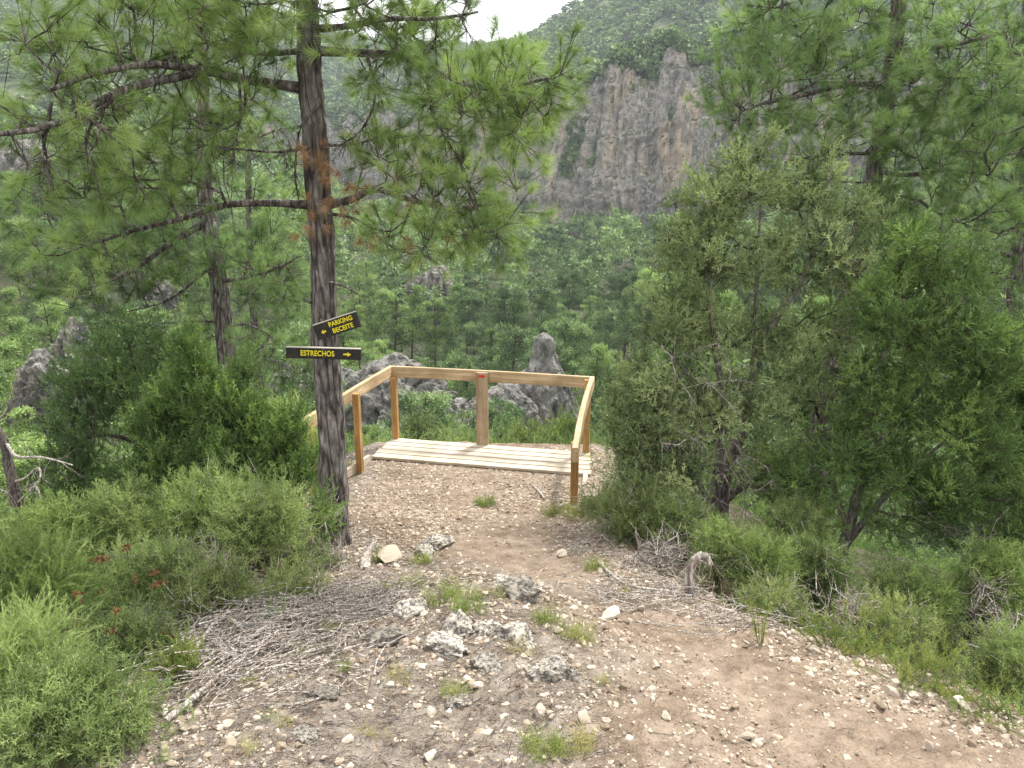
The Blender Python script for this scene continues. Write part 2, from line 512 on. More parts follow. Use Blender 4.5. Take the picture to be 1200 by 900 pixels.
M['cliff'] = rock_mat('cliff_rock', (0.12, 0.113, 0.106), (0.29, 0.272, 0.252), (0.50, 0.47, 0.435), (0.50, 0.40, 0.30), (0.060, 0.060, 0.052), 0.45, 3.5, 0.95)
M['rock'] = rock_mat('limestone', (0.08, 0.078, 0.073), (0.175, 0.170, 0.160), (0.33, 0.32, 0.30), (0.30, 0.27, 0.22), (0.035, 0.038, 0.030), 1.3, 0.5, 0.9)

# ------------------------------------------------------------------ cliff wall across the valley
def cliff(name, line, zb, zt, seed, cell=0.8, label=None):
    rr = np.random.default_rng(seed)
    line = np.array(line, float)
    seg = np.linalg.norm(np.diff(line, axis=0), axis=1)
    cum = np.concatenate([[0], np.cumsum(seg)])
    L = cum[-1]
    ns = int(L / cell)
    s = np.linspace(0, L, ns)
    px = np.interp(s, cum, line[:, 0]); py = np.interp(s, cum, line[:, 1])
    k = np.hanning(41); k /= k.sum()
    px = np.convolve(np.pad(px, 20, 'edge'), k, 'valid'); py = np.convolve(np.pad(py, 20, 'edge'), k, 'valid')
    dx, dy = np.gradient(px), np.gradient(py)
    n = np.stack([dy, -dx], 1); n = unit(n)       # towards the camera side
    if np.mean(n[:, 1]) > 0: n = -n
    zbs = np.interp(s, cum, zb); zts = np.interp(s, cum, zt)
    # buttresses: each a rounded column with its own top
    top = zts - 7 + 5 * fbm(s / 18, 0.5, seed, 4)
    cols = []
    c = 0
    while c < L:
        w = rr.uniform(2.4, 6.5) * (1 if rr.random() < .7 else 1.7)
        cols.append((c, w, rr.uniform(3, 12), rr.uniform(-9, 5)))
        c += w * rr.uniform(0.45, 1.0)
    nt_ = 96
    t = np.linspace(0, 1, nt_)
    S, T = np.meshgrid(s, t)
    Dp = np.zeros_like(S)
    ztop = top.copy()
    for (c, w, p, h) in cols:
        q = np.clip(1 - ((s - c) / w) ** 2, 0, None)
        ztop = np.maximum(ztop, np.where(q > 0, np.interp(c, s, zts) + h - 7 * (1 - q) ** 1.2, -1e9))
    Zz = zbs[None] + (ztop - zbs)[None] * T
    for (c, w, p, h) in cols:
        sw = S + 1.2 * fbm(Zz / 14, c * 0.1, 2.2, 2)
        ct = np.interp(c, s, zts) + h
        taper = np.clip((ct - Zz) / 9, 0, 1) ** 0.5
        foot = 1 + 0.5 * (1 - T)
        ww = w * (0.45 + 0.55 * taper) * foot
        q = np.sqrt(np.clip(1 - ((sw - c) / ww) ** 2, 0, None))
        Dp = np.maximum(Dp, q * p * (0.35 + 0.65 * taper))
    back = 15 * T ** 1.4
    D = Dp - back + ridged(S / 6, Zz / 30, seed * 1.3, 5, .6) * 1.9 + np.abs(fbm(S / 2.4, Zz / 9, seed, 4, .6)) * 1.8 - 1.2 * sstep(.25, .6, ridged(S / 11, Zz / 60, seed + 9, 2))
    # ledges
    D = D + 1.6 * sstep(0.0, 0.6, fbm(S / 40, Zz / 9, seed + 4, 3)) * 1.0
    PX = px[None] + n[:, 0][None] * D; PY = py[None] + n[:, 1][None] * D
    bfr = Buf()
    bfr.add(np.stack([PX, PY, Zz], -1).reshape(-1, 3), grid_faces(nt_, ns))
    # top shelf running back into the mountain
    e = np.stack([PX[-1], PY[-1], Zz[-1]], -1)
    rows = [e]
    for kk, (bk, dz) in enumerate(((6, .5), (16, 3), (40, 10))):
        rows.append(np.stack([e[:, 0] - n[:, 0] * bk, e[:, 1] - n[:, 1] * bk, np.maximum(e[:, 2], zts - 6) + dz], -1))
    G = np.stack(rows)
    bfr.add(G.reshape(-1, 3), grid_faces(len(rows), ns))
    o = bfr.build(name, M['cliff'], smooth=True)
    o['kind'] = 'structure'
    return dict(px=PX, py=PY, z=Zz, n=n, s=s, shelf=G)
def az(u, v, Y): return P(u, v, Y)
cl_line, cl_b, cl_t = [], [], []
for (u, Y, vb, vt) in ((250, 560, 300, 150), (400, 480, 290, 142), (520, 400, 300, 128), (600, 345, 300, 118), (655, 300, 300, 104), (700, 285, 305, 84),
                       (780, 282, 305, 62), (860, 280, 300, 62), (930, 262, 300, 88), (1000, 250, 300, 80), (1100, 230, 320, 75), (1250, 190, 330, 60), (1500, 150, 360, 40)):
    p = P(u, vb, Y); q = P(u, vt, Y)
    cl_line.append((p[0], Y)); cl_b.append(p[2] - 6); cl_t.append(q[2])
CL = cliff('cliff', cl_line, cl_b, cl_t, 5)

# ------------------------------------------------------------------ hills behind (polar sheets at their real distance)
def hill(name, r0, r1, prof, matl, seed, nr=60, na=420, amp=0.02):
    """prof: list of (u, v_foot, v_ridge): profile read along the bearing; height follows from distance"""
    us = np.linspace(prof[0][0], prof[-1][0], na)
    vf = np.interp(us, [p[0] for p in prof], [p[1] for p in prof])
    vr = np.interp(us, [p[0] for p in prof], [p[2] for p in prof])
    t = np.linspace(0, 1.25, nr)
    V = []
    for i, u in enumerate(us):
        a = P(u, vf[i], r0); c = P(u, vr[i], r1)
        tt = np.minimum(t, 1)
        x = a[0] + (c[0] - a[0]) * t; y = a[1] + (c[1] - a[1]) * t
        z = a[2] + (c[2] - a[2]) * tt ** 0.92 - np.maximum(0, t - 1) * (r1 - r0) * 0.5
        V.append(np.stack([x, y, z], 1))
    V = np.array(V)
    bumpy = sstep(0, .15, t)[None] 
    V[..., 2] += bumpy * (ridged(V[..., 0] / 110, V[..., 1] / 110, seed, 4) * amp * 300 * 0.5 + fbm(V[..., 0] / 30, V[..., 1] / 30, seed, 3) * amp * 120)
    bf = Buf(); bf.add(V.reshape(-1, 3), grid_faces(na, nr)[:, ::-1])
    o = bf.build(name, matl, smooth=True)
    o['kind'] = 'structure'
    return V
m, nt, b = mat_new('wooded_hillside')
c = ramp(nt, noise(nt, 0.06, 8, 0.7), [(0.36, (0.030, 0.050, 0.022)), (0.5, (0.060, 0.090, 0.035)), (0.60, (0.11, 0.13, 0.07)), (0.70, (0.30, 0.28, 0.25))])
nt.links.new(c, b.inputs['Base Color']); b.inputs['Roughness'].default_value = 1.0
bump(nt, b, noise(nt, 0.15, 6, 0.7), 3.0)
M['hill'] = m
HR = hill('hills', 440, 760, [(540, 150, 72), (610, 150, 56), (650, 150, 32), (695, 140, 2), (760, 130, -50), (860, 130, -110), (1000, 130, -140), (1250, 130, -150), (1600, 120, -150)], M['hill'], 3.3)
HL = hill('hills', 620, 1300, [(-400, 200, -160), (-100, 180, -120), (100, 160, -60), (250, 150, -5), (330, 146, 25), (420, 146, 52), (500, 142, 60), (600, 136, 60), (720, 130, 40)], M['hill'], 8.3)
HM = hill('hills', 250, 620, [(-500, 260, -60), (-200, 270, -20), (0, 270, 20), (120, 262, 66), (260, 262, 150), (400, 290, 230), (520, 320, 310)], M['hill'], 5.3)
# ------------------------------------------------------------------ viewing platform
def wood_mat(name, c0, c1, c2, axis_i, sc=1.0):
    m, nt, b = mat_new(name)
    st = [30, 30, 30]; st[axis_i] = 1.6
    t = nt.nodes.new('ShaderNodeTexCoord')
    n1 = noise(nt, sc, 6, 0.65, vec=t.outputs['Generated'] if False else t.outputs['Object'], stretch=tuple(st), dist=0.6)
    c = ramp(nt, n1, [(0.32, c0), (0.5, c1), (0.68, c2)])
    n2 = noise(nt, 2.5, 4, 0.6)
    c = mixc(nt, ramp(nt, n2, [(0.40, (0, 0, 0)), (0.65, (0.9, 0.9, 0.9))]), c, mixc(nt, 1.0, c, (0.66, 0.64, 0.62), 'MULTIPLY'))
    vo = nt.nodes.new('ShaderNodeTexVoronoi'); vo.inputs['Scale'].default_value = 2.6
    nt.links.new(t.outputs['Object'], vo.inputs['Vector'])
    k = ramp(nt, vo.outputs['Distance'], [(0.035, (0.35, 0.22, 0.14)), (0.075, (1, 1, 1))])
    c = mixc(nt, 1.0, c, k, 'MULTIPLY')
    nt.links.new(c, b.inputs['Base Color'])
    b.inputs['Roughness'].default_value = 0.7
    bump(nt, b, n1, 0.0015)
    return m
# object space of every platform piece is turned so that its long side lies on local X
M['wood_rail'] = wood_mat('rail_timber', (0.34, 0.235, 0.125), (0.49, 0.365, 0.22), (0.63, 0.50, 0.34), 0)
M['wood_post'] = wood_mat('post_timber', (0.27, 0.145, 0.050), (0.42, 0.245, 0.092), (0.54, 0.35, 0.155), 0)
M['wood_grey'] = wood_mat('weathered_post_timber', (0.22, 0.155, 0.095), (0.37, 0.275, 0.18), (0.48, 0.38, 0.265), 0)
M['wood_plank'] = wood_mat('plank_timber', (0.33, 0.27, 0.195), (0.50, 0.43, 0.34), (0.62, 0.56, 0.47), 0)
M['red'], _, b_ = mat_new('red_paint'); b_.inputs['Base Color'].default_value = (0.55, 0.03, 0.02, 1)

def beam(name, a, c, hw, hh, matl, parent, up=(0, 0, 1), bow=None, var=None, label=None, n=14):
    """timber from a to c (world) with half width hw (sideways) and half height hh (along up);
    the mesh lies along its own local X so that the grain follows it"""
    a = np.array(a, float); c = np.array(c, float)
    L = np.linalg.norm(c - a)
    x = unit(c - a); y = unit(np.cross(up, x)); z = np.cross(x, y)
    bf = Buf()
    prof = np.array([(-1, -.86), (-.8, -1), (.8, -1), (1, -.86), (1, .86), (.8, 1), (-.8, 1), (-1, .86)], float)
    prof = prof * [hw, hh] if hh >= hw else prof[:, ::1] * [hw, hh]
    xs = np.linspace(0, L, n)
    V = np.zeros((n, 8, 3))
    V[..., 0] = xs[:, None]
    off = np.zeros((n, 2)) if bow is None else np.outer(np.sin(np.linspace(0, np.pi, n)), bow)
    V[..., 1] = prof[None, :, 0] + off[:, 0:1]; V[..., 2] = prof[None, :, 1] + off[:, 1:2]
    i = np.arange(n - 1)[:, None] * 8; j = np.arange(8)[None]; k = (j + 1) % 8
    bf.add(V.reshape(-1, 3), np.stack([i + j, i + k, i + 8 + k, i + 8 + j], -1).reshape(-1, 4))
    for e, r0 in ((0, V[0]), (1, V[-1])):
        f = np.array([[0, q, q + 1] for q in range(1, 7)])
        bf.add(r0, f if e else f[:, ::-1])
    me = bf.mesh(name, matl)
    o = bpy.data.objects.new(name, me); COL.objects.link(o)
    mw = Matrix(((x[0], y[0], z[0], a[0]), (x[1], y[1], z[1], a[1]), (x[2], y[2], z[2], a[2]), (0, 0, 0, 1)))
    o.parent = parent
    o.matrix_basis = Matrix.Translation(-Vector(parent.location)) @ mw
    if label: o['label'] = label
    return o

def pf(a, c, z):
    """platform coordinates: a along the back edge from its left corner, c towards the camera"""
    p = BL + E1 * a + E2 * c
    return np.array([p[0], p[1], z])
plat = thing('viewing_platform', 'wooden viewing platform with plank deck and post and rail fence at the path end', 'viewing platform', pf(1.3, 0, DECK_Z))
RT = DECK_Z + 1.0
W = 2.60
for i in range(5):
    c = 0.07 + i * 0.152
    beam('plank', pf(-.05 - .012 * (i % 2), c, DECK_Z - .018 - .0015 * (i % 3)), pf(W + .05 + .13 * c + .01 * (i % 3), c, DECK_Z - .018 - .001 * i), 0.066, 0.018, M['wood_plank'], plat, n=10)
for c in (0.04, 0.70):
    beam('joist', pf(0.0, c, DECK_Z - .08), pf(W, c, DECK_Z - .08), 0.03, 0.042, M['wood_post'], plat)
HR_ = 0.074
# back rail, side rails (top edge at RT)
beam('back_rail', pf(-.03, -.035, RT - HR_), pf(W + .02, -.035, RT - HR_), 0.024, HR_, M['wood_rail'], plat, bow=(.01, .004))
beam('side_rail', pf(-.055, -.06, RT - HR_), pf(-.09, 3.0, RT - HR_ - .01), 0.026, HR_, M['wood_rail'], plat, bow=(-.03, 0.0))
beam('side_rail', pf(W + .05, -.06, RT - HR_), pf(W + .20, 2.62, RT - HR_ - .01), 0.030, HR_, M['wood_rail'], plat, bow=(-.022, 0.0), n=24)
# posts
def post(a, c, ztop, zbot, w, matl, name='post', label=None, hh=None):
    return beam(name, pf(a, c, zbot), pf(a, c, ztop), w, hh or w, matl, plat, up=(E2[0], E2[1], 0), label=label, n=6)
post(.0, .02, RT - .145, DECK_Z - 1.2, .040, M['wood_post'])
post(W + .0, .0, RT - .03, DECK_Z - 1.2, .040, M['wood_post'])
mid = post(1.22, .012, RT - .012, DECK_Z - 1.0, .078, M['wood_grey'], label='wide grey brown middle post with a small red mark near its top', hh=.022)
post(-.0, 1.24, RT - .03, DECK_Z - .5, .038, M['wood_post'])
post(.03, 2.50, RT - .03, DECK_Z - .7, .038, M['wood_post'])
post(W + .175, 2.42, RT - .03, DECK_Z - .05, .036, M['wood_post'])
rm = Buf(); q = pf(1.22, .012 + .0235 + .006, RT - .055)
box(rm, q, [[E1[0], E1[1], 0], [E2[0], E2[1], 0], [0, 0, 1]], (.042, .0025, .016), bev=.001)
o = rm.build('red_mark', M['red'], mid)
o.matrix_basis = (Matrix.Translation(-Vector(plat.location)) @ Matrix.Identity(4))
o.parent = mid
o.matrix_basis = mid.matrix_basis.inverted() @ Matrix.Translation(-Vector(plat.location))
# white edging boards set in the soil at both sides
def gz(x, y): return float(H(np.array([x]), np.array([y]))[0])
a0, a1 = pf(-.07, .80, 0), pf(-.02, 2.1, 0)
a0[2] = DECK_Z - .03; a1[2] = gz(a1[0], a1[1]) + .0
beam('edge_board', a0, a1, .02, .06, M['wood_plank'], plat)
a0, a1 = pf(W + .09, .72, 0), pf(W + .25, 2.55, 0)
a0[2] = DECK_Z - .05; a1[2] = DECK_Z + .12
beam('edge_board', a0, a1, .028, .075, M['wood_plank'], plat)
# bolts on the rails
M['steel'], _, b_ = mat_new('bolt_steel'); b_.inputs['Base Color'].default_value = (.35, .33, .3, 1); b_.inputs['Metallic'].default_value = .8; b_.inputs['Roughness'].default_value = .5
for (a, c, z) in ((.0, .061, RT - .20), (.0, .061, DECK_Z + .06), (1.19, .035, RT - .045), (1.25, .035, RT - .10), (1.22, .035, DECK_Z + .07), (W, .041, RT - .09), (.07, -.010, RT - .05), (W - .06, -.010, RT - .05), (W + .175, 2.457, RT - .12), (W + .175, 2.457, RT - .22), (.0, 1.279, RT - .18)):
    bm_ = Buf(); p0 = pf(a, c, z)
    tube(bm_, [p0, p0 + np.array([E2[0], E2[1], 0]) * .006], .0085, 8)
    bm_.build('bolt', M['steel'], plat)

# ------------------------------------------------------------------ the two direction signs on the pine
M['sign'], nt, b = mat_new('sign_black')
c = ramp(nt, noise(nt, 25, 5, 0.6), [(0.35, (0.012, 0.011, 0.010)), (0.7, (0.030, 0.027, 0.024))])
nt.links.new(c, b.inputs['Base Color']); b.inputs['Roughness'].default_value = .6
M['sign_edge'], nt, b = mat_new('sign_edge_timber'); b.inputs['Base Color'].default_value = (.42, .39, .34, 1); b.inputs['Roughness'].default_value = .8
M['yellow'], _, b = mat_new('yellow_paint'); b.inputs['Base Color'].default_value = (.62, .53, .02, 1); b.inputs['Roughness'].default_value = .6
def sign(label, corners, Y, th, lines, arrow, yaw=0.0):
    """corners: left-top, right-top, height px; lines: (text, centre x, centre y, height) as shares of the board"""
    lt, rt, hp = corners
    A = P(*lt, Y - math.sin(yaw) * 0); B = P(*rt, Y + yaw)
    L = np.linalg.norm(B - A)
    x = unit(B - A)
    hgt = hp / FPX * Y * 1.0
    nrm = unit(np.cross(x, [0, 0, 1.0]))      # towards the camera
    z = np.cross(nrm, x) * -1
    if z[2] < 0: z = -z
    c = (A + B) / 2 - z * hgt / 2
    t = thing('direction_sign', label, 'sign', c, None)
    bf = Buf(); box(bf, c, [x, nrm, z], (L / 2, th / 2, hgt / 2), bev=.002)
    bd = bf.build('board', M['sign'], t)
    ed = Buf(); box(ed, c + z * (hgt / 2 + .0015), [x, nrm, z], (L / 2 - .001, th / 2 - .001, .003), bev=0)
    ed.build('top_edge', M['sign_edge'], t)
    for (s, fx, fy, fh, wd) in lines:
        cu = bpy.data.curves.new('lettering', 'FONT')
        cu.body = s; cu.align_x = 'CENTER'; cu.align_y = 'CENTER'
        cu.size = fh * hgt * 1.38; cu.offset = .0012; cu.extrude = .0008; cu.space_character = 1.05
        to = bpy.data.objects.new('lettering_curve', cu); COL.objects.link(to)
        bpy.context.view_layer.update()
        me = bpy.data.meshes.new_from_object(to.evaluated_get(bpy.context.evaluated_depsgraph_get()))
        bpy.data.objects.remove(to)
        me.materials.clear(); me.materials.append(M['yellow'])
        o = bpy.data.objects.new('lettering', me); COL.objects.link(o); o.parent = t
        p = x * (fx - .5) * L + z * (fy - .5) * hgt + nrm * (th / 2 + .0012)
        o.matrix_basis = Matrix(((x[0], z[0], nrm[0], p[0]), (x[1], z[1], nrm[1], p[1]), (x[2], z[2], nrm[2], p[2]), (0, 0, 0, 1))) @ Matrix.Diagonal((wd, 1, 1, 1))
    fx, fy, ln, hd, sg = arrow
    pts = np.array([(-.5, -.18), (.02, -.18), (.02, -.5), (.5, 0), (.02, .5), (.02, .18), (-.5, .18)], float) * [ln * sg, hd]
    q = [c + x * ((fx - .5) * L + a) + z * ((fy - .5) * hgt + b_) + nrm * (th / 2 + .0012) for a, b_ in pts]
    ab = Buf()
    f = [[0, 1, 5], [0, 5, 6], [2, 3, 4]]
    if sg < 0: f = [t_[::-1] for t_ in f]
    ab.add(np.array(q), np.array(f))
    ab.build('arrow', M['yellow'], t)
    for ff in (-.38, .38):
        sc = Buf(); p = c + z * hgt * ff + nrm * (th / 2)
        tube(sc, [p, p + nrm * .003], .003, 8)
        sc.build('screw', M['steel'], t)
    return t
SY = 5.30
sign('long black board pointing right with yellow word ESTRECHOS, lower sign nailed on the pine trunk', ((335.5, 406.5), (423, 409), 13.2), SY, .028,
     [('ESTRECHOS', .42, .5, .50, .80)], (.82, .5, .055, .032, 1))
sign('tilted black board pointing left with yellow words PARKING BECEITE, upper sign on the pine trunk', ((366.8, 381.5), (417, 365), 18.6), SY - .02, .028,
     [('PARKING', .62, .72, .30, .92), ('BECEITE', .62, .27, .30, .92)], (.19, .42, .036, .034, -1), yaw=-.03)

# ------------------------------------------------------------------ rock pinnacles and outcrops
def outcrop(name, label, cat, prof, Y, depth=0.8, seed=1, na=150, nz=110, lean=0.0, group=None, rough=0.13, parent=None):
    """prof: rows (v, u_left, u_right) from the top down: the outline, built at distance Y with real depth"""
    prof = sorted(prof)
    vs_ = np.array([p[0] for p in prof], float)
    t = np.linspace(0, 1, nz) ** 0.85
    v = vs_[0] + (vs_[-1] - vs_[0]) * t
    ul = np.interp(v, vs_, [p[1] for p in prof]); ur = np.interp(v, vs_, [p[2] for p in prof])
    a = np.linspace(0, 2 * np.pi, na, endpoint=False)
    V = np.zeros((nz, na, 3))
    for i in range(nz):
        l = P(ul[i], v[i], Y); r = P(ur[i], v[i], Y)
        c = (l + r) / 2; hw = (r[0] - l[0]) / 2
        V[i, :, 0] = c[0] + hw * np.cos(a)
        V[i, :, 1] = Y + hw * depth * np.sin(a) + hw * depth * lean
        V[i, :, 2] = c[2]
    sz = (V[-1, :, 0].max() - V[-1, :, 0].min())
    ca, sa = np.cos(a)[None], np.sin(a)[None]
    k = 3.0 / max(sz, 1e-3)
    d = 0.6 * ridged(V[..., 0] * k * .55, V[..., 1] * k * .55 + seed * 7.7, V[..., 2] * k * 0.3, 5, .5) - 0.4
    d2 = fbm(V[..., 0] * k * 4, V[..., 1] * k * 4, V[..., 2] * k * 1.6 + seed, 3)
    amp = sz * rough * (0.25 + 0.75 * np.clip(t * 2.2, 0, 1))[:, None]
    d = d - 1.6 * np.clip(ridged(V[..., 0] * k * 1.1 + seed, V[..., 1] * k * 1.1, V[..., 2] * k * .5, 2) - 1.05, 0, 1) - .5 * np.clip(ridged(V[..., 0] * k * 4 + seed, V[..., 1] * k * 4, V[..., 2] * k * 2.5, 2) - 1.0, 0, 1)
    V[..., 0] += ca * (d * amp + d2 * amp * .7); V[..., 1] += sa * (d * amp + d2 * amp * .7)
    V[..., 2] += d2 * amp * .5
    bf = Buf()
    i = np.arange(nz - 1)[:, None] * na; j = np.arange(na)[None]; kx = (j + 1) % na
    bf.add(V.reshape(-1, 3), np.stack([i + j, i + na + j, i + na + kx, i + kx], -1).reshape(-1, 4))
    tp = np.vstack([V[0], V[0].mean(0) + [0, 0, sz * .02]])
    bf.add(tp, np.stack([np.arange(na), (np.arange(na) + 1) % na, np.full(na, na)], 1))
    o = bf.build(name, M['rock'], parent, smooth=False)
    return tag(o, label, cat, group)
outcrop('rock_pinnacle', 'tall grey rock needle with rounded tip standing in the valley behind the back rail', 'rock pinnacle',
        [(391, 632, 642), (395, 628, 647), (402, 626, 650), (413, 624, 652), (425, 620, 656), (437, 612, 661), (450, 603, 667), (470, 591, 674), (495, 582, 680), (530, 570, 688)], 66, seed=3, rough=.045, depth=.8)
outcrop('rock_buttress', 'low rounded grey rock shoulder left of the rock needle behind the middle post', 'rock outcrop',
        [(450, 585, 600), (465, 560, 612), (480, 548, 622), (500, 534, 630), (540, 520, 640)], 62, seed=9, rough=.10)
outcrop('rock_outcrop', 'steep grey rock wall behind the left corner of the platform rail', 'rock outcrop',
        [(416, 458, 470), (426, 440, 488), (438, 428, 505), (455, 416, 524), (480, 405, 536), (530, 390, 550)], 64, seed=14, rough=.12, na=190)
outcrop('rock_outcrop', 'grey rock wall seen low between pine trunk and left handrail', 'rock outcrop',
        [(418, 355, 375), (440, 330, 420), (470, 315, 430), (520, 300, 440)], 60, seed=21, rough=.12)
outcrop('rock_spire', 'small grey rock spire in the forest above the rock needle', 'rock spire',
        [(305, 669, 677), (315, 665, 682), (335, 660, 686), (365, 655, 692)], 165, seed=31)
outcrop('rock_spire', 'broad grey crag in the forest above the left corner of the platform', 'rock spire',
        [(312, 508, 520), (325, 495, 528), (345, 484, 536), (375, 478, 545)], 150, seed=33, rough=.15)
outcrop('rock_spire', 'pale crag in the forest directly right of the upper sign and pine trunk', 'rock spire',
        [(328, 428, 436), (340, 422, 444), (365, 416, 450)], 150, seed=35)
outcrop('rock_spire', 'leaning rock spire at the foot of the cliff beside the right pine branches', 'rock spire',
        [(138, 820, 834), (160, 814, 842), (190, 810, 850), (225, 806, 856), (270, 800, 862)], 235, seed=41, rough=.09)
outcrop('rock_spire', 'tan rock spire standing before the cliff below its centre', 'rock spire',
        [(205, 748, 756), (225, 744, 764), (250, 742, 770), (280, 738, 776)], 240, seed=43, rough=.1)
outcrop('rock_crag', 'large pale rock crag on the far left slope near the left picture edge', 'rock crag',
        [(165, 20, 42), (180, 0, 55), (215, -20, 66), (250, -30, 60), (300, -40, 50)], 120, seed=51, rough=.15)
outcrop('rock_crag', 'upright pale boulder among light green trees on the left slope', 'rock crag',
        [(372, 82, 94), (385, 76, 100), (405, 66, 104), (440, 56, 110)], 70, seed=53, rough=.15)
outcrop('rock_crag', 'sloping rock rib low on the left slope behind the dead pine', 'rock crag',
        [(410, 40, 52), (430, 30, 66), (460, 26, 74), (500, 22, 80), (540, 14, 90)], 48, seed=55, rough=.16)
outcrop('rock_crag', 'small pale rock on the left slope left of the twin pine trunks', 'rock crag',
        [(327, 175, 192), (340, 168, 202), (360, 162, 206)], 95, seed=57, rough=.15)
outcrop('rock_crag', 'grey rock rib on the left slope between the two crags', 'rock crag',
        [(440, 70, 82), (460, 62, 98), (490, 58, 100), (520, 50, 108)], 56, seed=59, rough=.16)
# ------------------------------------------------------------------ foliage templates (a few triangles each, replicated into real meshes)
def tri_blades(base, d, L, w, r):
    """thin triangles from base points along d"""
    side = unit(np.cross(d, r.normal(size=d.shape)))
    a = base - side * (w / 2)[:, None]; b_ = base + side * (w / 2)[:, None]; c = base + d * L[:, None]
    V = np.stack([a, b_, c], 1).reshape(-1, 3)
    return V, np.arange(len(V)).reshape(-1, 3)
def pine_tuft(n=60, L=.105, w=.0026, seed=0, back=.05, spread=(.15, 1.25)):
    r = np.random.default_rng(seed)
    z = -back * r.random(n) ** 1.3
    th = r.uniform(spread[0], spread[1], n) + (-z / back) * .15
    ph = r.uniform(0, 2 * np.pi, n)
    d = np.stack([np.sin(th) * np.cos(ph), np.sin(th) * np.sin(ph), np.cos(th)], 1)
    return tri_blades(np.stack([0 * z, 0 * z, z], 1), d, L * r.uniform(.75, 1.1, n), np.full(n, w), r)
def scale_sprig(n=44, L=.11, leaf=.020, w=.0045, seed=0, side=.5):
    r = np.random.default_rng(seed)
    V = []; m = 7
    tw = [(np.zeros(3), np.array([0, 0, 1.0]), L)]
    for i in range(m):
        z = L * (.15 + .8 * i / m); ph = i * 2.4 + r.uniform(-.5, .5)
        tw.append((np.array([0, 0, z]), unit(np.array([np.cos(ph) * .75, np.sin(ph) * .75, .8])), L * side * (1.1 - .6 * i / m)))
    B, D = [], []
    tot = sum(t[2] for t in tw)
    for (o, d, l) in tw:
        k = max(2, int(n * l / tot))
        s = np.linspace(.1, 1, k) * l
        B.append(o + d * s[:, None]); D.append(unit(d + r.normal(size=(k, 3)) * .45))
    B = np.concatenate(B); D = np.concatenate(D)
    return tri_blades(B - D * leaf * .4, D, leaf * r.uniform(.7, 1.3, len(B)), np.full(len(B), w), r)
def leafy_shoot(n=40, L=.22, leaf=.022, w=.003, seed=0, ang=.9, whorl=False, curve=.0):
    r = np.random.default_rng(seed)
    z = np.linspace(.05, 1, n) * L
    ph = np.arange(n) * 2.4
    a = ang * (1 - .55 * z / L)
    d = np.stack([np.sin(a) * np.cos(ph), np.sin(a) * np.sin(ph), np.cos(a)], 1)
    b0 = np.stack([curve * z * z / L, 0 * z, z], 1)
    V, F = tri_blades(b0, unit(d + r.normal(size=d.shape) * .15), leaf * r.uniform(.7, 1.2, n), np.full(n, w), r)
    # the shoot's own stem
    s = np.array([[0, 0, 0], [.0016, 0, 0], [curve * L, 0, L]])
    return np.vstack([V, s]), np.vstack([F, [[len(V), len(V) + 1, len(V) + 2]]])
def grass_tpl(n=26, L=.15, w=.0026, seed=0, lean=.95):
    r = np.random.default_rng(seed)
    V, F = [], []
    for i in range(n):
        ph = r.uniform(0, 2 * np.pi); l = L * r.uniform(.45, 1.1); ln = r.uniform(.05, lean)
        b0 = np.array([r.normal() * .026, r.normal() * .026, 0])
        h = np.array([np.cos(ph), np.sin(ph), 0]); sd_ = np.array([-np.sin(ph), np.cos(ph), 0]) * w / 2
        p1 = b0 + h * l * ln * .25 + np.array([0, 0, l * .55]); p2 = b0 + h * l * ln + np.array([0, 0, l * (1 - .35 * ln)])
        k = len(V) * 1
        V += [b0 - sd_, b0 + sd_, p1 + sd_ * .8, p1 - sd_ * .8, p2]
        F += [[k, k + 1, k + 2], [k, k + 2, k + 3], [k + 3, k + 2, k + 4]]
    return np.array(V), np.array(F)
T = dict(
    pine=[pine_tuft(90, .105, .0023, s) for s in range(3)],
    pine2=[pine_tuft(64, .11, .0030, s + 5) for s in range(3)],
    scale=[scale_sprig(64, .11, .015, .0085, s, .30) for s in range(3)],
    cedar=[scale_sprig(64, .13, .021, .0070, s + 9, .34) for s in range(3)],
    shoot=[leafy_shoot(40, .20, .024, .0032, s) for s in range(3)],
    bushy=[scale_sprig(60, .11, .015, .0048, s + 20, .42) for s in range(4)],
    feather=[leafy_shoot(64, .15, .019, .0032, s + 3, .8, curve=.35) for s in range(3)],
    broad=[leafy_shoot(34, .16, .030, .0085, s + 6, 1.1) for s in range(3)],
    grass=[grass_tpl(seed=s) for s in range(4)],
)
def put(buf, kind, pos, d, scale, var, r, mat=0):
    tp = T[kind]
    idx = r.integers(0, len(tp), len(pos))
    sc = np.broadcast_to(np.asarray(scale, float), (len(pos),))
    for k in range(len(tp)):
        s = idx == k
        if not s.any(): continue
        Mx = frames(d[s], r=r) * sc[s][:, None, None]
        buf.inst(tp[k][0], tp[k][1], Mx, pos[s], np.asarray(var)[s], mat=mat)

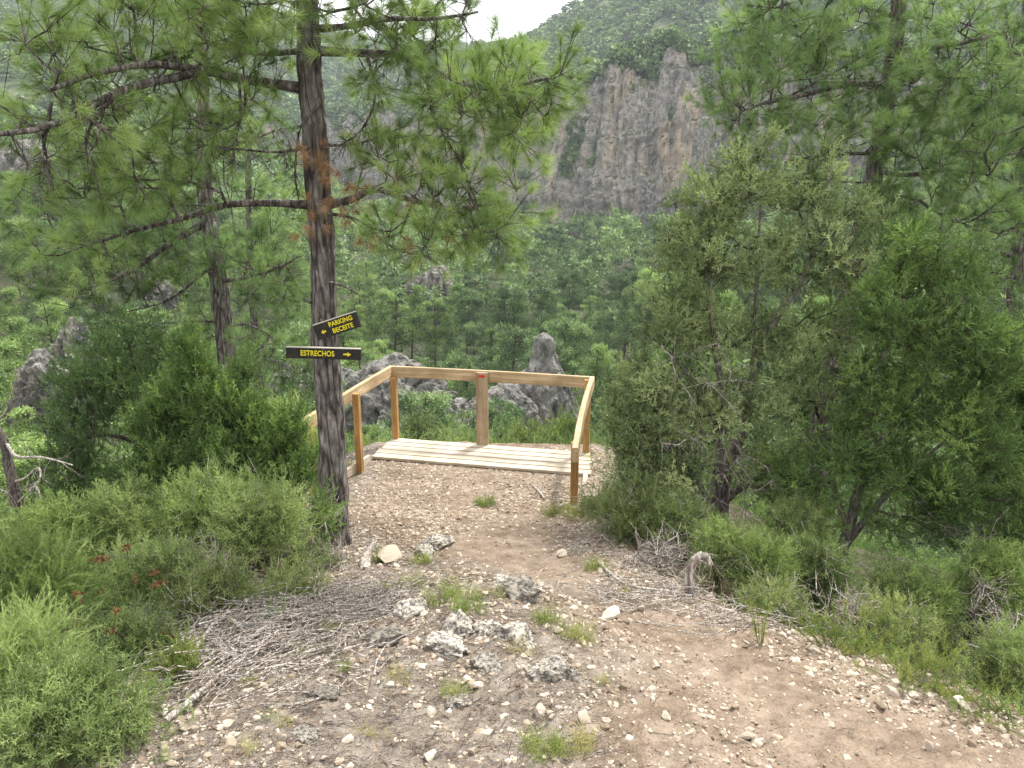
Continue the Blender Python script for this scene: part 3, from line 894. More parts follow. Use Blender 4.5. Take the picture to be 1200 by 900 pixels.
# ------------------------------------------------------------------ branch growth
def sample_lobes(lobes, r, sep=0.55):
    """lobes: (u, v, Y, ru px, rv px, rY m, n) -> points in real space inside ellipsoids"""
    out = []
    for (u, v, Y, ru, rv, ry, n) in lobes:
        c = P(u, v, Y); k = Y / FPX / math.cos(R(PITCH) + math.atan((v - 450) / FPX)) if False else Y / FPX * 1.02
        rad = np.array([ru * k, ry, rv * k * 1.0])
        cand = r.normal(size=(n * 3, 3)); cand = unit(cand) * (r.random((n * 3, 1)) ** .42)
        keep = []
        md = sep * (1.0 / max(n, 1)) ** (1 / 3) * 1.6
        for q in cand:
            if len(keep) >= n: break
            if not keep or np.min(np.linalg.norm(np.array(keep) - q, axis=1)) > md: keep.append(q)
        out.append(c + np.array(keep) * rad)
    return np.concatenate(out)
def grow(bark_buf, stems, targets, r, rtip=.004, rexp=.46, step=.16, sag=.12, mat=0, upbias=0.0, nside=5, wig=.05):
    """stems: list of (polyline, r0, r1). Targets are joined to the growing skeleton one after another.
    returns (direction at each target)"""
    pos, par, base_r, plen = [], [], [], []
    for (pl, r0, r1) in stems:
        rr = r0 + (r1 - r0) * np.linspace(0, 1, len(pl)) ** .8
        tube(bark_buf, pl, rr, 12 if r0 > .06 else 7, mat=mat, rough=.10 if r0 > .03 else .2, var=r.random())
        for p, q in zip(pl[1:], rr[1:]):
            pos.append(p); par.append(-1); base_r.append(q); plen.append(0.0)
    nst = len(pos)
    pos = list(pos)
    A = np.array(pos)
    d0 = np.array([np.min(np.linalg.norm(A - t, axis=1)) for t in targets])
    order = np.argsort(d0)
    cap = nst + int(np.sum(np.ceil(d0 / step)) + 3 * len(targets)) + 50
    PA = np.zeros((cap, 3)); PA[:nst] = A
    PL = np.zeros(cap); PR = np.full(cap, -1); n = nst
    lim = np.zeros(cap); lim[:nst] = base_r
    tdir = np.zeros((len(targets), 3)); chains = []
    for ti in order:
        t = targets[ti]
        d = np.linalg.norm(PA[:n] - t, axis=1)
        cost = d + .22 * PL[:n] - upbias * np.clip(t[2] - PA[:n, 2], -.3, .3)
        k = int(np.argmin(cost))
        L = d[k]
        m = max(2, int(L / step) + 1)
        s = np.linspace(0, 1, m + 1)[:, None]
        mid = r.normal(size=3) * L * wig
        mid[2] -= sag * L
        q = PA[k] * (1 - s) + t * s + 4 * s * (1 - s) * mid + np.vstack([np.zeros(3), r.normal(size=(m - 1, 3)) * L * .02, np.zeros(3)])
        ids = [k]
        for j in range(1, m + 1):
            if n >= cap - 1: break
            PA[n] = q[j]; PR[n] = ids[-1]; PL[n] = PL[k] + L * j / m; lim[n] = 0; ids.append(n); n += 1
        tdir[ti] = unit(q[-1] - q[-2])
        chains.append((ids, q[:len(ids)]))
    cnt = np.zeros(n)
    for (ids, q) in chains: cnt[ids[-1]] += 1
    for i in range(n - 1, nst - 1, -1):
        if PR[i] >= 0: cnt[PR[i]] += cnt[i]
    rad = rtip * np.maximum(cnt, 1) ** rexp
    for (ids, q) in chains:
        rr = rad[ids].copy()
        rr[0] = min(rad[ids[1]] * 1.15, lim[ids[0]] * .8 if ids[0] < nst else rad[ids[0]])
        tube(bark_buf, q, rr, nside, mat=mat, cap=False, var=r.random())
    return tdir
def twiglets(buf, p0, p1, r0, r, n=3, mat=0):
    """many thin straight twigs at once: three-sided"""
    d = unit(p1 - p0); K = len(p0)
    Fm = frames(d, r=r)
    a = np.arange(n) / n * 2 * np.pi
    ring = np.stack([np.cos(a), np.sin(a), 0 * a], 1)
    off = np.einsum('kij,nj->kni', Fm, ring) * np.broadcast_to(np.asarray(r0, float), (K,))[:, None, None]
    V = np.concatenate([p0[:, None] + off, p1[:, None] + off * .5], 1)
    j = np.arange(n); k = (j + 1) % n
    F = np.stack([j, k, n + k, n + j], 1)
    F = F[None] + (np.arange(K) * 2 * n)[:, None, None]
    buf.add(V.reshape(-1, 3), F.reshape(-1, 4), np.repeat(r.random(K), 2 * n), mat)

def pine_foliage(fb, tb, targets, tdir, r, k=(4, 7), ln=(.12, .30), sc=1.0, kind='pine', var0=.5, dens=1.0, up=.35):
    P0, P1, V = [], [], []
    for t, d in zip(targets, tdir):
        m = max(1, int(r.integers(*k) * dens))
        dd = unit(d + r.normal(size=(m, 3)) * .85 + [0, 0, up])
        l = r.uniform(*ln, m)[:, None]
        cv = var0 + r.normal() * .17
        P0.append(np.repeat(t[None], m, 0)); P1.append(t + dd * l); V.append(cv + r.normal(size=m) * .10)
    P0, P1, V = map(np.concatenate, (P0, P1, V))
    twiglets(tb, P0, P1, .0032 * sc, r)
    dd = unit(P1 - P0)
    put(fb, kind, P1, unit(dd + [0, 0, .15]), sc * r.uniform(.8, 1.15, len(P1)), V, r)
    h = r.random(len(P1)) < .45
    put(fb, kind, P0[h] + (P1 - P0)[h] * .55, dd[h], sc * .85, V[h] - .08, r)
def clump_foliage(fb, tb, targets, tdir, r, kind='scale', n=24, sig=.10, sc=1.0, var0=.5, up=.3, out=.8, flat=.8, tw=True):
    K = len(targets)
    off = r.normal(size=(K, n, 3)) * sig; off[..., 2] *= flat
    pos = targets[:, None] + off + tdir[:, None] * sig * .6
    d = unit(tdir[:, None] * .5 + off / sig * out * .6 + [0, 0, up] + r.normal(size=off.shape) * .35)
    V = (var0 + r.normal(size=(K, 1)) * .17 + r.normal(size=(K, n)) * .10).ravel()
    pos = pos.reshape(-1, 3); d = d.reshape(-1, 3)
    if tw:
        s = r.random(len(pos)) < .35
        twiglets(tb, np.repeat(targets, n, 0)[s], pos[s], .0022 * sc, r)
    put(fb, kind, pos - d * .05 * sc, d, sc * r.uniform(.7, 1.25, len(pos)), V, r)
def bare_twigs(tb, targets, tdir, r, n=5, L=.3, rad=.003, mat=0, droop=.2):
    """grey dead twigs, each a bent pair of segments"""
    K = len(targets)
    d = unit(tdir[:, None] * .6 + r.normal(size=(K, n, 3)) * .8 - [0, 0, droop]).reshape(-1, 3)
    p0 = np.repeat(targets, n, 0)
    l = r.uniform(.4, 1, len(p0))[:, None] * L
    p1 = p0 + d * l * .5
    p2 = p1 + unit(d + r.normal(size=d.shape) * .5 - [0, 0, droop]) * l * .5
    twiglets(tb, p0, p1, rad, r, mat=mat)
    twiglets(tb, p1, p2, rad * .6, r, mat=mat)
    s = r.random(len(p1)) < .6
    p3 = p1[s] + unit(d[s] + r.normal(size=d[s].shape) * .9) * l[s] * .4
    twiglets(tb, p1[s], p3, rad * .5, r, mat=mat)
def px_line(pts, n=24):
    """spline through (u, v, Y) points"""
    return spline([P(*p) for p in pts], n)
# ------------------------------------------------------------------ the pines
def on_ground(u, Y0, Y1, lift=0.0):
    return None
def ground_at(u, v, ymax=14):
    """where the sight line through a pixel meets the ground"""
    ys = np.linspace(1.3, ymax, 600)
    p = np.array([P(u, v, y) for y in ys])
    g = H(p[:, 0], p[:, 1])
    i = np.argmax(p[:, 2] < g)
    if not (p[:, 2] < g).any(): i = len(p) - 1
    return np.array([p[i, 0], p[i, 1], g[i]])

def pine(name, label, cat, base, trunk, r0, r1, limbs, lobes, seed, kind='pine', sc=1.0, leaf='needle', dead=(), bare=(), dens=1.0, group=None, sig=None, k=(4, 7), rtip=.0045, sag=.10):
    r = np.random.default_rng(seed)
    root = thing(name, label, cat, base, group)
    tb = Buf()
    tube(tb, trunk, np.interp(np.linspace(0, 1, len(trunk)), [0, .035, .1, 1], [r0 * 1.35, r0 * 1.12, r0, r1]) if len(trunk) > 20 else np.linspace(r0, r1, len(trunk)), 22, rough=.16)
    tb.build('trunk', M['bark'], root, smooth=True)
    bb = Buf(); fb = Buf()
    st = [(px_line(l[0], 22) if len(l[0][0]) == 3 and not isinstance(l[0], np.ndarray) else l[0], l[1], l[2]) for l in limbs]
    # unseen core so that clumps without a limb join the trunk itself
    tr = trunk[int(len(trunk) * .45):]
    st2 = st
    tg = sample_lobes([(*l[:6], max(3, int(l[6] * 1.15))) for l in lobes], r)
    A = np.concatenate([s[0][2:] for s in st2] + [tr])
    pos_st = st2 + [(tr, r1 * .5, r1 * .4)]
    td = grow(bb, pos_st, tg, r, rtip=rtip, sag=sag)
    pine_foliage(fb, bb, tg, td, r, sc=sc, kind=kind, dens=dens, k=k)
    for (pts, n, L) in bare:
        c = px_line(pts, 14)
        tube(bb, c, np.linspace(.012, .004, 14), 5, rough=.2)
        ii = r.integers(2, 14, n)
        bare_twigs(bb, c[ii], unit(np.gradient(c, axis=0))[ii], r, 3, L)
    # twigs without needles along the inner parts of the limbs
    for s in st:
        ii = r.integers(3, len(s[0]) - 1, 16)
        bare_twigs(bb, s[0][ii], unit(r.normal(size=(16, 3))), r, 2, .34 * sc, .0035)
    bb.build('limbs', M['twig'] if False else M['bark'], root, smooth=True)
    fb.build('crown', M[leaf], root)
    if dead:
        db = Buf(); t2 = sample_lobes(dead, r)
        dd = unit(r.normal(size=t2.shape) + [0, 0, -.4])
        P1 = t2 + dd * .12
        put(db, 'pine', P1, dd, .85, r.uniform(.2, .9, len(P1)), r)
        db.build('dead_needles', M['needle_dead'], root)
    return root

TY = 5.55
tb0 = ground_at(395, 660); tb0[1] = TY; tb0[0] = P(394, 655, TY)[0]; tb0[2] = gz(tb0[0], TY) - .12
main_trunk = spline([tb0, P(392, 600, TY), P(388, 500, TY), P(381, 400, TY), P(378, 300, TY + .02), P(372, 200, TY + .02), P(364, 100, TY), P(361, 40, TY), P(358, -40, TY), P(352, -200, TY - .1), P(350, -420, TY - .2)], 90)
pine('pine_tree', 'large grey barked pine in front of the platform carrying the two black direction signs', 'pine tree', tb0, main_trunk, .108, .062,
     [([(356, 103, TY), (300, 95, 5.4), (235, 82, 5.2), (180, 76, 5.0), (120, 84, 4.7), (60, 105, 4.4)], .040, .012),
      ([(235, 84, 5.2), (150, 104, 4.9), (100, 128, 4.6), (50, 150, 4.4), (-10, 158, 4.2)], .030, .014),
      ([(362, 240, TY), (320, 238, 5.5), (265, 240, 5.4), (215, 256, 5.3), (165, 268, 5.1), (120, 282, 4.9)], .034, .010),
      ([(350, 60, TY), (300, 62, 5.6), (250, 40, 5.7), (200, 10, 5.8)], .022, .008),
      ([(372, 60, TY), (420, 62, 5.5), (470, 66, 5.4), (520, 88, 5.2), (575, 105, 5.0), (640, 92, 4.9)], .034, .009),
      ([(370, 34, TY), (410, 30, 5.4), (460, 22, 5.2), (510, 22, 5.1), (560, 14, 5.0)], .028, .007),
      ([(384, 240, TY), (410, 234, 5.5), (440, 222, 5.3), (480, 234, 5.2), (530, 244, 5.1), (585, 238, 5.0)], .036, .009),
      ([(360, -30, TY), (280, -50, 5.3), (180, -40, 5.0), (90, 0, 4.8)], .034, .012),
      ([(362, -10, TY), (420, -50, 5.8), (500, -60, 5.8), (580, -30, 5.7)], .030, .01),
      (spline([main_trunk[-12], main_trunk[-12] + [-1.2, .3, .5], main_trunk[-12] + [-2.0, .4, .7]], 20), .03, .01),
      (spline([main_trunk[-6], main_trunk[-6] + [1.1, .4, .5], main_trunk[-6] + [1.9, .6, .6]], 20), .03, .01)],
     [(60, 75, 4.7, 85, 60, .6, 20), (180, 40, 5.2, 95, 48, .7, 26), (110, 150, 4.7, 95, 38, .5, 13), (230, 130, 5.3, 75, 30, .5, 10),
      (290, 20, 5.4, 65, 35, .6, 12), (30, 200, 4.5, 50, 30, .4, 4), (155, 225, 5.0, 80, 28, .5, 11), (220, 205, 5.3, 70, 26, .5, 9), (105, 295, 4.9, 55, 20, .4, 5), (270, 70, 5.4, 60, 30, .4, 7),
      (310, 85, 5.2, 40, 35, .3, 5), (345, 15, 5.1, 35, 20, .3, 5),
      (465, 16, 5.4, 92, 24, .6, 18), (495, 48, 5.3, 62, 20, .5, 12), (550, 112, 5.1, 66, 27, .5, 20), (625, 96, 4.9, 42, 26, .4, 13), (520, 140, 5.2, 70, 26, .5, 8), (600, 140, 5.0, 45, 28, .4, 8),
      (450, 200, 5.4, 45, 18, .4, 7), (530, 215, 5.2, 75, 28, .5, 17), (575, 262, 5.0, 55, 24, .4, 12), (500, 272, 5.1, 60, 24, .4, 10), (435, 75, 5.4, 45, 30, .5, 6),
      (300, -260, 5.4, 160, 120, .9, 40), (460, -300, 5.6, 130, 120, .9, 30), (150, -120, 4.9, 150, 60, .7, 24), (430, -120, 5.8, 90, 50, .7, 16)],
     11, sc=1.0, leaf='needle', dead=[(372, 192, 5.35, 14, 22, .1, 12), (400, 212, 5.25, 26, 22, .12, 13), (425, 262, 5.2, 12, 14, .1, 6), (458, 236, 5.1, 10, 10, .1, 4), (497, 268, 5.1, 10, 14, .1, 5), (362, 265, 5.3, 18, 14, .1, 6)],
     bare=[([(280, 96, 5.3), (282, 130, 5.28), (276, 165, 5.25), (270, 200, 5.2)], 26, .22), ([(372, 170, 5.5), (330, 178, 5.4), (290, 176, 5.3), (240, 170, 5.2)], 16, .25),
           ([(386, 170, 5.5), (420, 168, 5.4), (470, 150, 5.3)], 14, .25), ([(384, 250, 5.5), (420, 258, 5.4), (460, 290, 5.3), (500, 300, 5.2)], 18, .25),
           ([(376, 122, 5.5), (352, 150, 5.45), (346, 200, 5.4), (350, 235, 5.4)], 14, .2), ([(430, 64, 5.4), (440, 110, 5.35), (425, 150, 5.3), (400, 170, 5.3)], 22, .3),
           ([(500, 90, 5.2), (510, 140, 5.2), (540, 190, 5.1), (550, 220, 5.1)], 24, .3), ([(355, 350, 5.45), (366, 355, 5.5), (376, 350, 5.55)], 2, .1),
           ([(378, 330, 5.5), (400, 334, 5.45), (420, 345, 5.4)], 4, .15), ([(60, 120, 4.6), (50, 180, 4.5), (55, 200, 4.5)], 16, .25), ([(150, 100, 4.9), (110, 140, 4.8), (100, 170, 4.7)], 20, .25)])

# pines behind on the left
def fall(u, v, Y):
    p = P(u, v, Y); g = gz(p[0], p[1]); return np.array([p[0], p[1], g - .15])
b1 = fall(276, 500, 8.6)
t1 = spline([b1, P(272, 470, 8.6), P(264, 400, 8.6), P(258, 340, 8.6), P(248, 280, 8.6), P(240, 220, 8.7), P(238, 140, 8.8), P(236, 40, 8.9), P(236, -150, 9)], 80)
pine('pine_tree', 'pine with thick bare trunk behind the dark juniper, left of the signs', 'pine tree', b1, t1, .112, .06,
     [([(244, 260, 8.7), (200, 285, 8.4), (150, 320, 8.1), (95, 340, 7.8)], .045, .014), ([(256, 330, 8.6), (290, 325, 8.3), (330, 312, 8.0), (350, 300, 7.9)], .028, .008),
      ([(238, 200, 8.7), (190, 190, 8.6), (120, 195, 8.4), (70, 215, 8.2)], .035, .01), ([(240, 180, 8.8), (290, 165, 8.8), (330, 150, 8.9)], .03, .01),
      ([(250, 310, 8.6), (200, 350, 8.4), (150, 365, 8.2)], .02, .007), ([(262, 385, 8.6), (290, 380, 8.4), (320, 395, 8.2)], .016, .005)],
     [(80, 330, 7.9, 75, 32, .7, 20), (150, 290, 8.3, 80, 32, .7, 22), (60, 250, 8.0, 50, 35, .7, 11), (150, 190, 8.5, 100, 32, .7, 17), (300, 300, 8.3, 55, 30, .6, 14), (325, 340, 8.0, 30, 18, .5, 7),
      (290, 150, 8.8, 55, 35, .6, 10), (200, 330, 8.4, 70, 25, .6, 12), (240, 390, 8.6, 30, 14, .3, 3), (180, 240, 8.5, 70, 25, .6, 10), (310, 405, 8.2, 30, 14, .4, 4), (220, 60, 9, 140, 60, 1.0, 22), (230, -120, 9, 140, 90, 1.1, 30)],
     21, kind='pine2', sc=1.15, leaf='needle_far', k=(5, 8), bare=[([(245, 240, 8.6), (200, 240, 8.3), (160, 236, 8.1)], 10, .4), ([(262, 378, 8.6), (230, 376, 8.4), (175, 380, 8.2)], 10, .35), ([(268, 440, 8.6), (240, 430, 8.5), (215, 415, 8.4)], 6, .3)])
b2 = fall(306, 500, 12.5)
t2 = spline([b2, P(304, 465, 12.5), P(300, 400, 12.5), P(295, 340, 12.5), P(292, 250, 12.5), P(290, 120, 12.6)], 60)
pine('pine_tree', 'slender pine trunk standing between the thick bare trunk and the signs', 'pine tree', b2, t2, .085, .045,
     [([(295, 340, 12.5), (330, 330, 12.3), (360, 320, 12.2)], .02, .006), ([(302, 420, 12.5), (330, 425, 12.2), (352, 440, 12)], .02, .005), ([(298, 390, 12.5), (270, 400, 12.6), (240, 390, 12.4)], .02, .005)],
     [(335, 335, 12.2, 40, 26, .7, 13), (330, 425, 12.1, 32, 20, .6, 8), (270, 330, 12.4, 40, 26, .8, 10), (340, 270, 12.3, 40, 35, .8, 12), (300, 200, 12.5, 60, 60, 1, 20), (232, 395, 12.4, 36, 18, .6, 7), (330, 380, 12.2, 30, 16, .5, 6)],
     23, kind='pine2', sc=1.3, leaf='needle_far', k=(5, 8))
b3 = fall(290, 505, 14.5)
t3 = spline([b3, P(289, 470, 14.5), P(290, 430, 14.5), P(292, 400, 14.5)], 30)
pine('pine_tree', 'short thin pine stem right beside the slender pine trunk', 'pine tree', b3, t3, .07, .04,
     [([(290, 430, 14.5), (275, 415, 14.3), (262, 410, 14.2)], .015, .005)], [(285, 395, 14.5, 24, 18, .6, 9), (270, 415, 14.3, 18, 10, .4, 4)], 25, kind='pine2', sc=1.3, leaf='needle_far')

# right hand pine behind the junipers
br = fall(955, 560, 8.8)
tr_ = spline([br, P(960, 520, 8.8), P(972, 455, 8.8), P(988, 380, 8.8), P(1003, 300, 8.8), P(1022, 215, 8.8), P(1038, 120, 8.8), P(1052, 30, 8.8), P(1060, -80, 8.8), P(1072, -300, 8.8)], 90)
pine('pine_tree', 'leaning pine whose trunk rises behind the right junipers up to the top edge', 'pine tree', br, tr_, .135, .06,
     [([(1042, 98, 8.8), (990, 100, 8.4), (940, 112, 8.1), (905, 118, 7.8), (870, 130, 7.6)], .035, .010), ([(1044, 46, 8.8), (985, 80, 8.5), (930, 110, 8.2), (900, 122, 8.0)], .025, .008),
      ([(1030, 180, 8.8), (985, 180, 8.3), (950, 184, 8.0), (920, 190, 7.8)], .026, .008), ([(1026, 200, 8.8), (1060, 205, 8.4), (1110, 200, 8.1), (1160, 205, 7.8)], .035, .01),
      ([(1012, 255, 8.8), (1060, 230, 8.5), (1100, 250, 8.2), (1130, 262, 8.0)], .028, .008), ([(1044, 60, 8.8), (1100, 55, 8.4), (1150, 45, 8.0), (1200, 30, 7.8)], .035, .01),
      ([(1050, 20, 8.8), (990, 0, 8.4), (920, -20, 8.1)], .028, .008), ([(1015, 235, 8.8), (980, 250, 8.5), (930, 246, 8.2)], .02, .006), ([(1000, 330, 8.8), (960, 320, 8.6), (920, 330, 8.4)], .02, .006)],
     [(960, 35, 8.2, 75, 38, .8, 26), (880, 90, 7.9, 42, 26, .5, 13), (865, 130, 7.7, 32, 26, .4, 10), (920, 140, 8.0, 50, 22, .5, 10), (1000, 100, 8.3, 70, 32, .7, 19), (990, 165, 8.2, 70, 25, .6, 14),
      (1100, 110, 8.3, 75, 40, .8, 26), (1160, 60, 7.9, 55, 50, .7, 22), (1110, 185, 8.1, 75, 26, .6, 18), (1060, 30, 8.4, 60, 35, .7, 16), (1080, 235, 8.3, 60, 22, .6, 12), (1160, 240, 7.9, 55, 30, .6, 14), (930, 230, 8.2, 40, 16, .4, 6), (1170, 150, 7.9, 45, 40, .6, 14),
      (900, 20, 8.1, 45, 30, .5, 7), (940, 330, 8.5, 30, 14, .4, 4), (1050, 280, 8.3, 60, 25, .6, 9), (1060, -180, 8.8, 170, 120, 1.3, 50), (930, -90, 8.3, 80, 50, .8, 14)],
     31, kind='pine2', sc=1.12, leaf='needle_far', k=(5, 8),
     bare=[([(1022, 215, 8.7), (990, 213, 8.4), (950, 216, 8.2)], 12, .35), ([(1020, 225, 8.7), (1014, 250, 8.5), (1005, 280, 8.4)], 8, .3), ([(1010, 262, 8.8), (1060, 260, 8.4), (1100, 270, 8.2)], 14, .35), ([(900, 108, 7.9), (930, 94, 8.0), (1010, 92, 8.4)], 10, .3)])
b5 = fall(1184, 520, 9.5)
t5 = spline([b5, P(1182, 450, 9.5), P(1186, 380, 9.5), P(1192, 320, 9.5), P(1196, 250, 9.5), P(1202, 120, 9.5), P(1208, -60, 9.5)], 70)
pine('pine_tree', 'pine with bare grey dead boughs at the right picture edge', 'pine tree', b5, t5, .11, .06,
     [([(1190, 300, 9.5), (1150, 292, 9.2), (1110, 290, 8.9), (1085, 300, 8.8)], .034, .008), ([(1192, 350, 9.5), (1160, 355, 9.2), (1140, 350, 9.1)], .02, .006), ([(1196, 240, 9.5), (1150, 250, 9.1), (1110, 262, 8.9)], .03, .007), ([(1196, 260, 9.5), (1240, 250, 9.1), (1290, 262, 8.9)], .03, .007)],
     [(1150, 270, 9.0, 50, 22, .6, 12), (1180, 190, 9.3, 60, 40, .8, 16), (1260, 180, 9.3, 70, 80, 1, 26), (1100, 330, 8.9, 40, 18, .5, 6), (1180, 330, 9.2, 35, 14, .5, 5), (1220, 20, 9.5, 110, 70, 1, 20)],
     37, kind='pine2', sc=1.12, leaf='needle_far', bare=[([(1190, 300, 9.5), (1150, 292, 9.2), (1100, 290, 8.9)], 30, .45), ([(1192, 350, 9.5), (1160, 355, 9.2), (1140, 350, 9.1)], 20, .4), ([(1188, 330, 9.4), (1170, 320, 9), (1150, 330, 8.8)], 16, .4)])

# ------------------------------------------------------------------ junipers
def bush(name, label, cat, base, stems, lobes, seed, kind='scale', leaf='juniper', n=22, sig=.10, sc=1.0, bare=0, group=None, rtip=.003, barkm='bark_dark', up=.3, foli_name='foliage', bare_lobes=(), var0=.5, sag=.05, step=.12, flat=1.1, keepf=1.0):
    r = np.random.default_rng(seed)
    root = thing(name, label, cat, base, group)
    bb = Buf(); fb = Buf()
    st = [(px_line(s[0], 18) if not isinstance(s[0], np.ndarray) else s[0], s[1], s[2]) for s in stems]
    tg = sample_lobes([(*l[:6], max(3, int(l[6] * keepf))) for l in lobes], r)
    td = grow(bb, st, tg, r, rtip=rtip, sag=sag, step=step, upbias=.3)
    clump_foliage(fb, bb, tg, td, r, kind=kind, n=n, sig=sig, sc=sc, up=up, var0=var0, flat=flat)
    if bare:
        ii = r.integers(0, len(tg), bare)
        bare_twigs(bb, tg[ii] * .6 + .4 * np.array(base), unit(td[ii] + .0), r, 4, .3, .003, mat=1)
    if len(bare_lobes):
        t2 = sample_lobes(bare_lobes, r)
        d2 = grow(bb, st, t2, r, rtip=.004, sag=.0, step=step, mat=1)
        bare_twigs(bb, t2, d2, r, 5, .28, .0032, mat=1)
    bb.build('stems', [M[barkm], M['deadwood']], root, smooth=True)
    fb.build(foli_name, M[leaf], root)
    return root
J1 = fall(848, 612, 6.9)
bush('juniper_tree', 'olive green juniper with several dark twisted stems directly right of the platform', 'juniper tree', J1,
     [([(842, 640, 6.9), (846, 590, 6.9), (852, 550, 6.9), (872, 500, 6.9), (882, 440, 6.9), (905, 380, 6.9), (938, 330, 6.9), (955, 290, 6.9)], .085, .018),
      ([(840, 640, 6.85), (838, 590, 6.85), (842, 540, 6.8), (850, 480, 6.75), (840, 420, 6.7), (832, 360, 6.7), (830, 290, 6.7)], .070, .014),
      ([(846, 590, 6.8), (870, 570, 6.75), (905, 550, 6.7), (935, 520, 6.6), (960, 490, 6.6)], .045, .014), ([(836, 600, 6.8), (815, 560, 6.6), (790, 530, 6.4), (765, 520, 6.3)], .032, .010),
      ([(848, 520, 6.8), (820, 460, 6.6), (795, 425, 6.5), (770, 400, 6.4)], .034, .010), ([(882, 440, 6.9), (885, 380, 6.9), (888, 300, 6.9), (892, 230, 6.9)], .030, .010)],
     [(832, 240, 6.8, 40, 36, .45, 32), (880, 210, 6.9, 42, 34, .45, 32), (940, 220, 6.9, 42, 34, .4, 28), (806, 300, 6.6, 44, 34, .4, 32), (860, 300, 6.8, 52, 38, .5, 34), (940, 300, 6.9, 52, 38, .5, 38), (782, 370, 6.5, 40, 34, .4, 30), (830, 390, 6.6, 56, 34, .5, 34), (920, 390, 6.8, 60, 36, .5, 34),
      (758, 450, 6.4, 40, 34, .4, 32), (810, 470, 6.4, 52, 34, .5, 40), (880, 470, 6.5, 52, 32, .5, 30), (756, 520, 6.3, 40, 32, .4, 33), (790, 550, 6.3, 48, 30, .4, 36), (940, 460, 6.7, 46, 34, .4, 26), (738, 490, 6.3, 26, 30, .3, 16), (770, 595, 6.3, 40, 22, .35, 22), (740, 560, 6.2, 24, 26, .3, 18), (752, 600, 6.1, 28, 18, .3, 15), (890, 560, 6.5, 40, 24, .4, 14), (980, 400, 6.9, 40, 34, .4, 20), (1000, 330, 6.9, 40, 40, .4, 24), (1010, 260, 7.0, 34, 34, .4, 18), (960, 180, 7.0, 20, 16, .2, 6), (898, 175, 7.0, 12, 12, .15, 4)],
     41, n=25, sig=.060, keepf=.58, bare=60, bare_lobes=[(830, 440, 6.2, 50, 40, .3, 10), (850, 560, 6.3, 60, 40, .3, 16), (800, 520, 6.1, 40, 30, .3, 8)])
J2 = fall(990, 650, 6.3)
bush('juniper_tree', 'dense fresh green juniper on the right slope with dark forked stem', 'juniper tree', J2,
     [([(984, 680, 6.3), (988, 640, 6.3), (1000, 600, 6.3), (1010, 550, 6.3), (1018, 490, 6.3), (1035, 420, 6.3), (1060, 350, 6.3)], .062, .015), ([(990, 640, 6.3), (1030, 590, 6.2), (1080, 540, 6.1), (1130, 500, 6.0)], .035, .010), ([(992, 620, 6.3), (975, 560, 6.4), (965, 500, 6.4), (985, 440, 6.4)], .035, .010),
      ([(1015, 540, 6.3), (1060, 480, 6.3), (1100, 420, 6.3), (1110, 350, 6.3)], .03, .01)],
     [(1060, 300, 6.3, 30, 34, .35, 24), (1110, 330, 6.2, 34, 32, .35, 24), (1040, 370, 6.3, 46, 36, .4, 36), (1110, 400, 6.1, 46, 36, .4, 42), (1160, 430, 6.0, 34, 36, .4, 28), (1020, 450, 6.3, 50, 36, .4, 36), (1090, 480, 6.1, 56, 36, .5, 48), (1150, 510, 6.0, 46, 34, .4, 36), (980, 520, 6.2, 44, 34, .4, 28), (1050, 550, 6.1, 52, 32, .5, 40), (1120, 580, 6.0, 52, 28, .4, 34), (930, 560, 6.3, 40, 30, .4, 20), (1190, 570, 5.9, 30, 40, .4, 18), (960, 600, 6.4, 30, 24, .4, 10), (1060, 610, 6.1, 50, 20, .4, 16)],
     43, kind='cedar', leaf='juniper_green', n=25, sig=.061, keepf=.60, bare=50, bare_lobes=[(1140, 620, 5.8, 50, 20, .3, 12)])
J3 = fall(1240, 600, 6.5)
bush('juniper_tree', 'dark juniper cut by the right picture edge below the bare boughs', 'juniper tree', J3,
     [([(1235, 660, 6.5), (1230, 560, 6.5), (1225, 480, 6.5), (1220, 400, 6.5)], .06, .015)],
     [(1220, 400, 6.5, 34, 40, .4, 24), (1215, 470, 6.4, 36, 36, .4, 24), (1220, 540, 6.3, 44, 36, .4, 30), (1260, 460, 6.5, 60, 60, .6, 40), (1210, 610, 6.2, 40, 26, .4, 20)], 45, kind='cedar', leaf='juniper_dark', n=30, sig=.09)
J4 = fall(255, 600, 6.3)
